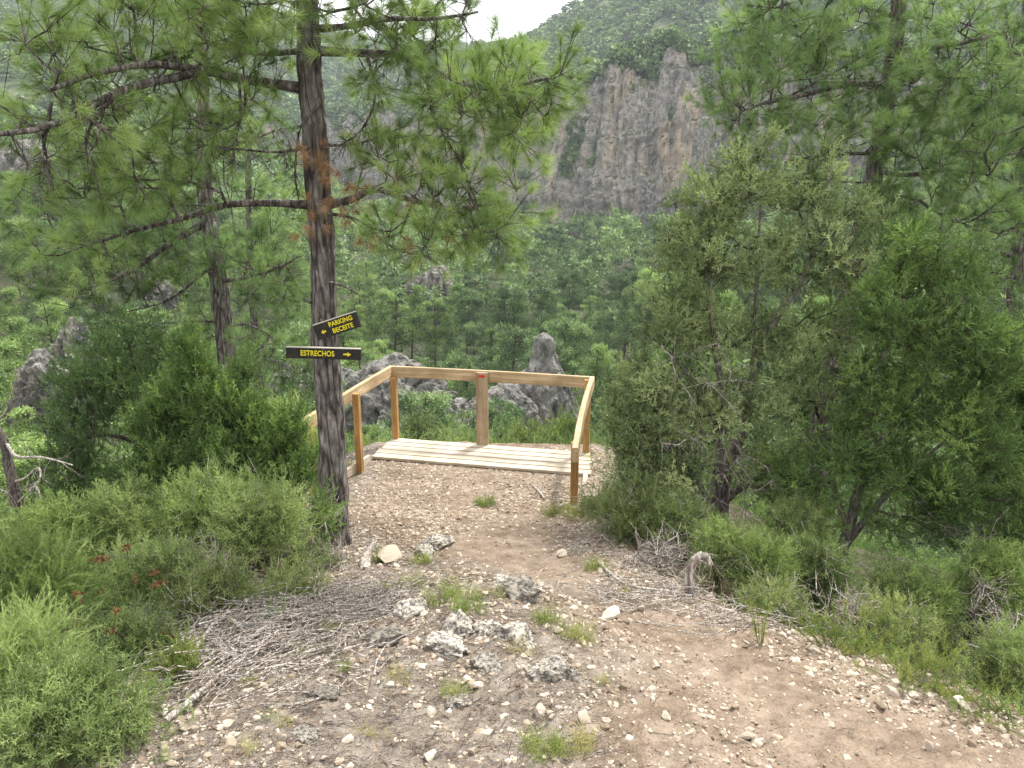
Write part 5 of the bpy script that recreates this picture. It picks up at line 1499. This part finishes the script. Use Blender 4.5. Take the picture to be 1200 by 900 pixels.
# grass tufts
def grass(label, u, v, sc, n, seed, group=None, spread=.07, var0=.5):
    r = np.random.default_rng(seed)
    b = ground_at(u, v)
    o = Buf()
    a = r.uniform(0, 6.28, n); rr = spread * np.sqrt(r.random(n))
    pos = np.stack([b[0] + rr * np.cos(a), b[1] + rr * np.sin(a) * .8, 0 * a], 1); pos[:, 2] = H(pos[:, 0], pos[:, 1]) - .006
    put(o, 'grass', pos, unit(r.normal(size=(n, 3)) * .15 + [0, 0, 1]), sc * r.uniform(.6, 1.1, n), var0 + r.normal(size=n) * .15, r)
    ob = o.mesh('grass_tuft', M['grass'])
    ob.transform(Matrix.Translation(-Vector(b)))
    q = link('grass_tuft', ob); q.location = Vector(b)
    return tag(q, label, 'grass tuft', group)
grass('round light green tuft growing alone in the middle of the terrace before the deck', 568, 592, 1.0, 14, 901, spread=.11, var0=.3)
grass('pale tuft on the terrace just left of the near right fence post', 655, 602, 1.0, 18, 902, spread=.18, var0=.45)
grass('dry straw coloured tuft at the foot of the near right fence post', 678, 608, .9, 12, 903, spread=.14, var0=.8)
grass('bright grass tuft on the mound above the jagged grey rocks, left one', 530, 705, 1.1, 12, 904, spread=.14, var0=.4)
grass('green grass tuft on the mound beside the slab, right of the left one', 545, 718, 1.0, 10, 905, spread=.10, var0=.35)
grass('thin arching grass tuft at the right of the jagged rocks beside the path', 674, 752, 1.0, 8, 906, spread=.06, var0=.7)
grass('thin grass tuft right of the jagged rocks on the bank', 640, 730, 1.0, 7, 907, spread=.08, var0=.5)
grass('grass tuft between the pale stones on the lower mound', 530, 815, .7, 8, 908, spread=.05, var0=.5)
grass('bright grass tuft at the lower picture edge left of the path', 640, 885, .75, 16, 909, spread=.09, var0=.4)
grass('yellowish grass tuft at the lower edge beside the bright one', 682, 875, .7, 10, 910, spread=.06, var0=.85)
grass('tiny grass tuft among twigs on the left of the mound', 408, 785, .6, 5, 911, spread=.03)
grass('green tuft beside the large flat boulder left of the path', 492, 660, .9, 8, 912, spread=.07, var0=.35)
grass('grass tuft right below the trunk with signs', 446, 660, .9, 8, 913, spread=.07, var0=.4)
grass('green tuft on the right path border by the dead shrub', 695, 668, .9, 10, 914, spread=.10, var0=.4)
grass('dry tuft between the boulder and the mound', 478, 690, .9, 9, 915, spread=.12, var0=.75)
for i, (u, v) in enumerate([(380, 740), (300, 800), (330, 850), (465, 800), (420, 700), (350, 770), (610, 760), (590, 700), (730, 700), (700, 800), (300, 880), (440, 860)]):
    grass('sparse dry grass blades growing through the litter on the mound', u, v, .6, 4, 930 + i, 'sparse dry grass tufts on the mound', .06, .75)

# ------------------------------------------------------------------ low ground cover on the slopes off the path
def cover(name, n, per, yr, side, seed, leaf, sc, sig, thr=-.1, kind='bushy'):
    r = np.random.default_rng(seed)
    y = yr[0] + (yr[1] - yr[0]) * r.random(n)
    if side > 0: x = xr(np.minimum(y, 12)) + .12 + r.random(n) ** 1.1 * (1.6 + .55 * y)
    elif side < 0: x = xl(np.minimum(y, 10)) - .05 - r.random(n) ** 1.1 * (1.0 + .6 * y)
    else: x = r.uniform(-.75, .75, n) * y
    ok = fbm(x * .9, y * .9, seed * .37, 3) > thr
    x, y = x[ok], y[ok]
    uu, vv = px_of(np.stack([x, y, H(x, y) + .05], 1))      # bare spots round the boulders and the log
    bare = np.zeros(len(x), bool)
    for (a, c, w) in ((1112, 790, 42), (1080, 785, 32), (1170, 802, 44), (1150, 795, 30)): bare |= (np.abs(uu - a) < w) & (np.abs(vv - c) < 34)
    x, y = x[~bare], y[~bare]
    t = np.stack([x, y, H(x, y) + sig * .5], 1)
    off = r.normal(size=(len(t), per, 3)) * sig * [1.3, 1.3, .45]
    pos = (t[:, None] + off).reshape(-1, 3)
    pos[:, 2] = np.maximum(pos[:, 2], H(pos[:, 0], pos[:, 1]) - .01)
    V = np.repeat(.45 + r.normal(size=len(t)) * .22, per) + r.normal(size=len(pos)) * .1
    b_ = Buf(); put(b_, kind, pos, unit(off.reshape(-1, 3) / sig * .5 + [0, 0, .8] + r.normal(size=pos.shape) * .3), sc * r.uniform(.6, 1.2, len(pos)), V, r)
    return tag(b_.build(name, M[leaf]), kind='stuff')
cover('undergrowth', 1000, 8, (2.6, 9.5), 1, 41, 'soft', .75, .055)
cover('undergrowth', 700, 8, (2.4, 9.0), 1, 42, 'juniper_green', .75, .06, 0)
cover('undergrowth', 500, 8, (2.4, 7.0), 1, 43, 'spurge', .5, .04, .1)
cover('undergrowth', 1500, 9, (2.6, 10), -1, 44, 'soft', .75, .055)
cover('undergrowth', 500, 8, (3.0, 9.0), -1, 45, 'olive', .75, .06, 0)
cover('undergrowth', 2600, 9, (11, 27), 0, 46, 'soft', 1.9, .16, -.3)
cover('undergrowth', 1400, 9, (11, 27), 0, 47, 'juniper_dark', 2.0, .2, -.1)
cover('undergrowth', 1100, 8, (7.5, 14), 1, 48, 'juniper_green', 1.3, .12, -.3)
# ------------------------------------------------------------------ stones
def stone_mesh(seed, sub=2, cuts=9, flat=.6, mat=None, name='stone', jag=.0):
    r = np.random.default_rng(seed)
    bm = bmesh.new(); bmesh.ops.create_icosphere(bm, subdivisions=sub, radius=1)
    V = np.array([v.co[:] for v in bm.verts]); F = np.array([[v.index for v in f.verts] for f in bm.faces]); bm.free()
    V *= [1, r.uniform(.6, .95), flat]
    for i in range(cuts):
        n = unit(r.normal(size=3) * [1, 1, .8]); d = r.uniform(.35, .75) * (1 if abs(n[2]) < .5 else flat + .1)
        e = np.maximum(0, V @ n - d); V -= e[:, None] * n * .95
    if jag: V *= 1 + jag * ridged(V[:, 0:1] * 1.6, V[:, 1:2] * 1.6 + seed, V[:, 2:3] * 1.6, 3)
    V += fbm(V[:, 0] * 3, V[:, 1] * 3, V[:, 2] * 3 + seed, 3)[:, None] * .03
    return V, F
def stone_mat(name, c0, c1, c2, lich=None):
    m, nt, b = mat_new(name)
    v = attr(nt); oi = nt.nodes.new('ShaderNodeObjectInfo')
    ad = nt.nodes.new('ShaderNodeMath'); ad.operation = 'ADD'; nt.links.new(v, ad.inputs[0]); nt.links.new(oi.outputs['Random'], ad.inputs[1])
    fr_ = nt.nodes.new('ShaderNodeMath'); fr_.operation = 'FRACT'; nt.links.new(ad.outputs[0], fr_.inputs[0])
    c = ramp(nt, fr_.outputs[0], [(0, c0), (.45, c1), (1, c2)])
    n = noise(nt, 9, 6, .7)
    c = mixc(nt, 1.0, c, ramp(nt, n, [(.3, (.78, .73, .68)), (.6, (1.08, 1.06, 1.04))]), 'MULTIPLY')
    if lich:
        n2 = noise(nt, 4.5, 8, .75, dist=.3)
        c = mixc(nt, ramp(nt, n2, [(.46, (0, 0, 0)), (.55, (.9, .9, .9))]), c, lich)
    nt.links.new(c, b.inputs['Base Color']); b.inputs['Roughness'].default_value = .9
    bump(nt, b, n, .006)
    return m
M['stone'] = stone_mat('pale_limestone', (.30, .255, .20), (.46, .405, .34), (.62, .58, .51))
M['stone_grey'] = stone_mat('lichen_limestone', (.22, .205, .18), (.36, .34, .305), (.50, .475, .43), (.042, .040, .037))
M['gravel'] = stone_mat('gravel_chips', (.17, .135, .10), (.31, .26, .205), (.54, .49, .42))
sr = np.random.default_rng(303)
# gravel: tens of thousands of chips, one mass
tpl = [stone_mesh(40 + i, 1, 5, .5) for i in range(5)]
N = 120000
def gravel_density(x, y):
    d = fbm(x * 1.1, y * 1.1, 5.5, 3)
    e = np.abs(xr(y) - x)
    base = .50 + .6 * d + .7 * np.exp(-(e / .35) ** 2)
    wear = np.exp(-((x - np.interp(y, [2, 3, 4, 5, 7, 9], [1.75, 1.25, .75, .25, -.25, -.4])) / .34) ** 2)
    return np.clip(base - .52 * wear * (1 - .75 * sstep(5.0, 6.5, y)) + .14 * sstep(5, 7, y), .04, 1)
x = sr.uniform(-2.6, 3.6, N * 2); y = 1.6 + 8.2 * sr.random(N * 2) ** 1.12
k = (sr.random(N * 2) < gravel_density(x, y)) & (x < xr(y) + .5) & (x > -2.4)
x, y = x[k][:N], y[k][:N]
s = .0035 + .0110 * sr.random(len(x)) ** 1.8 + .024 * (sr.random(len(x)) < .13) * sr.random(len(x))
z = H(x, y) - s * .05
gvb = Buf(); kk = sr.integers(0, 5, len(x))
for t in range(5):
    m_ = kk == t
    d = unit(sr.normal(size=(m_.sum(), 3)) * .35 + [0, 0, 1])
    gvb.inst(tpl[t][0], tpl[t][1], frames(d, r=sr) * s[m_][:, None, None], np.stack([x, y, z], 1)[m_], sr.random(m_.sum()))
gvl = gvb.build('gravel', M['gravel']); tag(gvl, kind='stuff')
# single stones
SM = []
for i in range(10):
    V, F = stone_mesh(70 + i, 3, 12, sr.uniform(.40, .75)); b_ = Buf(); b_.add(V, F, i / 10); SM.append(b_.mesh('stone', M['stone']))
SG = []
for i in range(6):
    V, F = stone_mesh(90 + i, 4, 7, sr.uniform(.45, .7), jag=.30); b_ = Buf(); b_.add(V, F, i / 10); SG.append(b_.mesh('rock', M['stone_grey'], False))
def stone(label, u, v, w, seed, group=None, grey=False, name=None, cat=None, sink=.12, tall=1.0, rot=None):
    b = ground_at(u, v); k = b[1] / FPX * 1.03
    r = np.random.default_rng(seed)
    me = (SG if grey else SM)[r.integers(0, 6 if grey else 10)]
    s = w * k / 2 * (1.22 if grey else 1.15)
    o = link(name or ('rock' if grey else 'stone'), me)
    o.scale = (s, s * r.uniform(.8, 1.1), s * tall); o.rotation_euler = (r.normal() * .15, r.normal() * .15, r.uniform(0, 6.28) if rot is None else rot)
    o.location = (b[0], b[1] + s * .5, b[2] + s * (.38 - sink) * tall)
    return tag(o, label, cat or ('rock' if grey else 'stone'), group)
big = [('pale five sided stone standing alone on the path right of the jagged rocks', 768, 788, 24, 0), ('pale stone at the brink of the lower bank beside the yellowish grass', 685, 850, 24, 0), ('long flat beige stone lying on the lower mound', 633, 845, 30, 0),
       ('brownish white stone low on the path near the lower edge', 782, 849, 26, 0), ('broad flat stone half sunk in the right path', 880, 870, 30, 0), ('flat stone at the left end of the rocky mound', 475, 757, 18, 0),
       ('larger of two neighbouring white stones low on the mound', 506, 842, 22, 0), ('white blocky stone left of its larger neighbour', 489, 833, 20, 0), ('beige angular stone right of the white pair', 526, 845, 18, 0), ('rounded white stone near the lower edge of the mound', 502, 892, 28, 0),
       ('white block near the lower edge right of the rounded stone', 554, 888, 20, 0), ('pair forming white stone at the lower left of the mound', 463, 874, 20, 0), ('white stone by the brushwood at the lower left', 215, 862, 26, 0), ('white elongated stone behind the one by the brushwood', 190, 846, 24, 0),
       ('tan stone below the white ones by the brushwood', 190, 880, 18, 0), ('white stone at the lower left picture edge', 198, 900, 20, 0), ('flat pale stone by the right path border near the herb row', 1048, 820, 26, 0), ('beige stone on the path border below the herb row', 1130, 834, 26, 0),
       ('pale stone at the path border under the yellow flowered spurge', 955, 765, 20, 0), ('white stone left of the yellow flowered spurge', 835, 706, 20, 0), ('brown pointed stone on the right path', 975, 855, 16, 0), ('pale stone on the right path near the picture edge', 1090, 880, 22, 0),
       ('small white stone on the mound just below the jagged rocks', 618, 770, 16, 0), ('small white stone right above the tilted lichen rock', 655, 745, 20, 0), ('flat stone in the middle of the path above the lone stone', 720, 728, 34, 0), ('low flat stone on the upper path', 660, 655, 20, 0),
       ('pale stone at the far left of the mound', 412, 742, 18, 0), ('cream stone near the upper path border', 752, 716, 16, 0)]
for i, (lb, u, v, w, g) in enumerate(big): stone(lb, u, v, w, 1000 + i, sink=.22)
gr = [('jagged black and white lichen rock, left one of the ridge on the mound', 540, 745, 46, 1.0), ('jagged black and white lichen rock in the middle of the ridge on the mound', 570, 748, 40, .9), ('lichen spotted rock at the right end of the ridge on the mound', 605, 752, 50, .9), ('tilted striped lichen rock alone below the ridge', 640, 800, 58, .85),
      ('grey rock slab low in the soil left of the ridge', 455, 758, 54, .5), ('grey rock in the soil above the ridge on the left', 485, 722, 46, .6), ('grey rock slab below the jagged ridge', 572, 788, 40, .5), ('dark lichen rock under the grass on the mound', 520, 765, 50, .5),
      ('long grey stone lying tilted on the lower mound', 540, 828, 30, .6), ('grey rock right of the large flat boulder', 508, 645, 34, .7), ('dark angled rock at the right end of the boulder group', 497, 652, 26, .8), ('grey boulder half sunk in the bank left of the upper path', 615, 705, 52, .7),
      ('brown grey rock on the bank above the half sunk boulder', 590, 690, 40, .6), ('low grey rock left of the lower grass tuft', 380, 820, 34, .4), ('lichen rock beside the white stones at the lower left', 355, 868, 34, .45)]
for i, (lb, u, v, w, t) in enumerate(gr): stone(lb, u, v, w, 1100 + i, grey=True, sink=.50, tall=t)
stone('large flat pinkish beige boulder beside the foot of the trunk with signs', 458, 662, 54, 1200, name='boulder', cat='boulder', tall=.55, sink=.25)
stone('pale cut faced boulder on the right slope among the shrubs', 1112, 768, 48, 1201, name='boulder', cat='boulder', tall=1.3, sink=-.35)
stone('beige boulder left of the pale cut faced one', 1080, 768, 32, 1202, name='boulder', cat='boulder', sink=-.3)
stone('pale boulder at the right picture edge below the fallen log', 1196, 805, 40, 1203, name='boulder', cat='boulder', sink=0)
n = 0
while n < 190:
    t = sr.random()
    y = 1.9 + 6.6 * sr.random() ** 1.2
    if t < .55: x = xr(y) + sr.normal() * .16 - .08
    elif t < .8: x = sr.uniform(-1.4, 1.0)
    else: x = sr.uniform(-1.8, xr(y))
    b = np.array([x, y, gz(x, y)]); u, v = px_of(b)
    if u < 150 or u > 1205 or v > 905 or v < 560: continue
    me = SM[sr.integers(0, 10)]; s = sr.uniform(.014, .042) * (1 if t < .8 else .8)
    o = link('stone', me); o.scale = (s, s * sr.uniform(.6, 1.0), s * .8); o.rotation_euler = (sr.normal() * .2, sr.normal() * .2, sr.uniform(0, 6.28)); o.location = (x, y, b[2] + s * .15)
    if t < .55: tag(o, 'small pale stone in the band of stones along the right edge of the path', 'stone', 'small stones along the right path edge')
    else: tag(o, 'small pale stone scattered loose on the path and mound', 'stone', 'small stones scattered on path and mound')
    n += 1

# ------------------------------------------------------------------ fallen twigs, brushwood, logs
def litter(name, n, reg, ln, rad, ang, seed, matl, lift=.0, curve=.25, pile=0.0):
    """bent dead twigs lying on the ground"""
    r = np.random.default_rng(seed)
    tb = Buf()
    x, y = reg(r, n)
    L = r.uniform(*ln, len(x)) * r.uniform(.5, 1, len(x)); a = ang + r.normal(size=len(x)) * .55
    a = np.where(r.random(len(x)) < .25, r.uniform(0, 3.14, len(x)), a)
    m = 5
    d = np.stack([np.cos(a), np.sin(a)], 1); nrm = np.stack([-d[:, 1], d[:, 0]], 1)
    t = np.linspace(-.5, .5, m)
    bend = r.normal(size=len(x)) * curve * L
    pts = np.zeros((len(x), m, 3))
    pts[..., 0] = x[:, None] + d[:, 0:1] * L[:, None] * t + nrm[:, 0:1] * bend[:, None] * (t ** 2 * 4 - 1) * .5
    pts[..., 1] = y[:, None] + d[:, 1:2] * L[:, None] * t + nrm[:, 1:2] * bend[:, None] * (t ** 2 * 4 - 1) * .5
    rd = r.uniform(*rad, len(x))
    g = H(pts[..., 0], pts[..., 1])
    g = g * .35 + .65 * g.max(1, keepdims=True) * 1.0 - .65 * 0 if False else np.maximum(g, g.mean(1, keepdims=True) - .01)
    pts[..., 2] = g + rd[:, None] + (r.random(len(x)) ** 2 * pile)[:, None] + r.normal(size=(len(x), m)) * .004 + (r.normal(size=len(x)) * pile * .4)[:, None] * t
    for q in range(m - 1):
        twiglets(tb, pts[:, q], pts[:, q + 1], rd * (1 - .13 * q), r, n=4 if rad[1] > .004 else 3)
    o = tb.build(name, matl)
    return tag(o, kind='stuff')
def reg_px(poly):
    def f(r, n):
        X_, Y2 = [], []
        for (u, v, su, sv, w) in poly:
            for k in range(int(n * w)):
                uu, vv = u + r.normal() * su, v + r.normal() * sv
                # ray to the mean ground plane, cheap
                yc = (450 - vv) / FPX; c, s = math.cos(R(PITCH)), math.sin(R(PITCH))
                dy, dz = c + yc * s, -s + yc * c
                rat = -dz / dy
                if rat < .3: continue
                yy = EYE / (rat - .215); 
                if yy < 1.3 or yy > 9: continue
                X_.append((uu - 600) / FPX * yy / dy); Y2.append(yy)
        return np.array(X_), np.array(Y2)
    return f
litter('brushwood', 1100, reg_px([(300, 770, 60, 30, .45), (350, 740, 50, 18, .25), (260, 800, 50, 25, .15), (420, 715, 45, 14, .15)]), (.12, .55), (.002, .0055), .75, 1301, M['deadwood'], pile=.10)
litter('brushwood', 260, reg_px([(770, 700, 55, 14, .5), (850, 730, 50, 8, .25), (700, 640, 30, 12, .25)]), (.15, .6), (.002, .006), .2, 1302, M['deadwood'], pile=.08)
litter('fallen_twigs', 5200, lambda r, n: ((lambda x, y: (x[(x < np.interp(y, [1.5, 3, 4, 5, 7], [.5, .35, .2, -.6, -1.2]))], y[x < np.interp(y, [1.5, 3, 4, 5, 7], [.5, .35, .2, -.6, -1.2])]))(r.uniform(-2.4, .6, n), 1.6 + 4.6 * r.random(n) ** 1.3)), (.04, .26), (.001, .0028), .6, 1303, M['twig'], pile=.015)
M['litter'], nt, b = mat_new('needle_litter')
nt.links.new(ramp(nt, attr(nt), [(0, (.14, .085, .05)), (.5, (.26, .18, .12)), (1, (.40, .32, .24))]), b.inputs['Base Color']); b.inputs['Roughness'].default_value = .9
litter('needle_litter', 30000, lambda r, n: ((lambda x, y: (x[(x < np.interp(y, [1.5, 3, 4, 5, 7], [.6, .5, .3, -.4, -1.0]) + r.normal(size=len(x)) * .12)], y[(x < np.interp(y, [1.5, 3, 4, 5, 7], [.6, .5, .3, -.4, -1.0]) + np.random.default_rng(1).normal(size=len(x)) * .12)]) if False else (np.minimum(x, np.interp(y, [1.5, 3, 4, 5, 7], [.6, .5, .3, -.4, -1.0]) - np.abs(r.normal(size=len(x))) * .5 * (x > np.interp(y, [1.5, 3, 4, 5, 7], [.6, .5, .3, -.4, -1.0]))), y))(r.uniform(-2.4, .7, n), 1.5 + 5 * r.random(n) ** 1.4)), (.04, .11), (.0007, .0012), .6, 1304, M['litter'])
litter('fallen_twigs', 420, lambda r, n: (r.uniform(-1.2, 2.4, n), 1.8 + 7.0 * r.random(n) ** 1.2), (.04, .20), (.001, .0025), .3, 1305, M['twig'], pile=.005)
litter('needle_litter', 9000, lambda r, n: (lambda y: (xr(y) + np.abs(r.normal(size=n)) * 1.0 + .05, y))(2.2 + 5 * r.random(n)), (.05, .2), (.0008, .0020), .5, 1306, M['litter'], pile=.03)
def log(name, label, cat, pts, r0, r1, matl='deadwood', bark_='bark', twigs=0, seed=0):
    b = np.array(pts[0]); t = thing(name, label, cat, b)
    bf = Buf(); c = spline(pts, 22); tube(bf, c, np.linspace(r0, r1, 22), 12, rough=.22); 
    bf.build('wood', M[matl], t, smooth=True)
    if twigs:
        r = np.random.default_rng(seed); bb = Buf(); ii = r.integers(4, 21, twigs)
        bare_twigs(bb, c[ii], unit(r.normal(size=(twigs, 3)) + [0, 0, .3]), r, 2, .25, .003); bb.build('twigs', M['deadwood'], t)
    return t
def G(u, v, lift=0.0): p = ground_at(u, v); p[2] += lift; return p
g0 = G(810, 700)
log('dead_stump', 'bent grey dead stump arching beside the bright green shrub', 'stump', [g0 + [0, 0, -.05], g0 + [-.02, 0, .12], g0 + [.0, .0, .24], g0 + [.06, .0, .29], g0 + [.11, 0, .22]], .035, .016, twigs=8, seed=5)
log('fallen_log', 'grey weathered log lying at the right picture edge', 'log', [G(1145, 785, .10), G(1180, 782, .12), G(1240, 780, .13)], .04, .05, twigs=3, seed=6)
log('fallen_branch', 'curved pale branch lying at the path edge by the dead shrub', 'branch', [G(700, 662, .02), G(735, 690, .03), G(790, 700, .03), G(850, 712, .02)], .012, .006, twigs=6, seed=7)
log('fallen_branch', 'short straight stick lying on the terrace before the right fence', 'branch', [G(624, 570, .012), G(632, 578, .014), G(638, 586, .012)], .014, .010)
log('fallen_branch', 'thick grey branch in the brushwood left of the mound', 'branch', [G(195, 852, .02), G(235, 826, .04), G(262, 800, .05), G(300, 770, .03)], .014, .006, twigs=5, seed=8)
log('fallen_branch', 'forked bleached branch lying across the left brushwood', 'branch', [G(230, 770, .04), G(262, 740, .08), G(300, 752, .06), G(360, 735, .04)], .013, .005, twigs=8, seed=9)
log('fallen_branch', 'long bleached branch along the upper rim of the brushwood', 'branch', [G(260, 790, .05), G(320, 745, .06), G(380, 715, .05), G(430, 700, .03)], .012, .005, twigs=6, seed=10)
log('dead_stump', 'small broken grey stump just right of the trunk with signs', 'stump', [G(428, 668, -.03), G(430, 660, .05), G(440, 655, .13)], .05, .02, twigs=4, seed=11)
log('fallen_branch', 'pale dead branch hanging through the shrubs on the right slope', 'branch', [G(960, 720, .35), G(1010, 730, .30), G(1050, 745, .25), G(1075, 752, .15)], .010, .005, twigs=7, seed=22)
# ------------------------------------------------------------------ haze: one closed box of thin air
hz = Buf()
lo = np.array([-2300., -120., -90.]); hi = np.array([2300., 2000., 620.])
box(hz, (lo + hi) / 2, np.eye(3), (hi - lo) / 2, bev=0)
hm = bpy.data.materials.new('haze_air'); hm.use_nodes = True
hn = hm.node_tree; hn.nodes.clear()
ho = hn.nodes.new('ShaderNodeOutputMaterial')
pv = hn.nodes.new('ShaderNodeVolumePrincipled')
pv.inputs['Color'].default_value = (0.80, 0.89, 1.0, 1)
pv.inputs['Density'].default_value = 0.00022
pv.inputs['Anisotropy'].default_value = 0.2
hn.links.new(pv.outputs[0], ho.inputs['Volume'])
hobj = hz.build('haze', hm)
tag(hobj, kind='stuff')
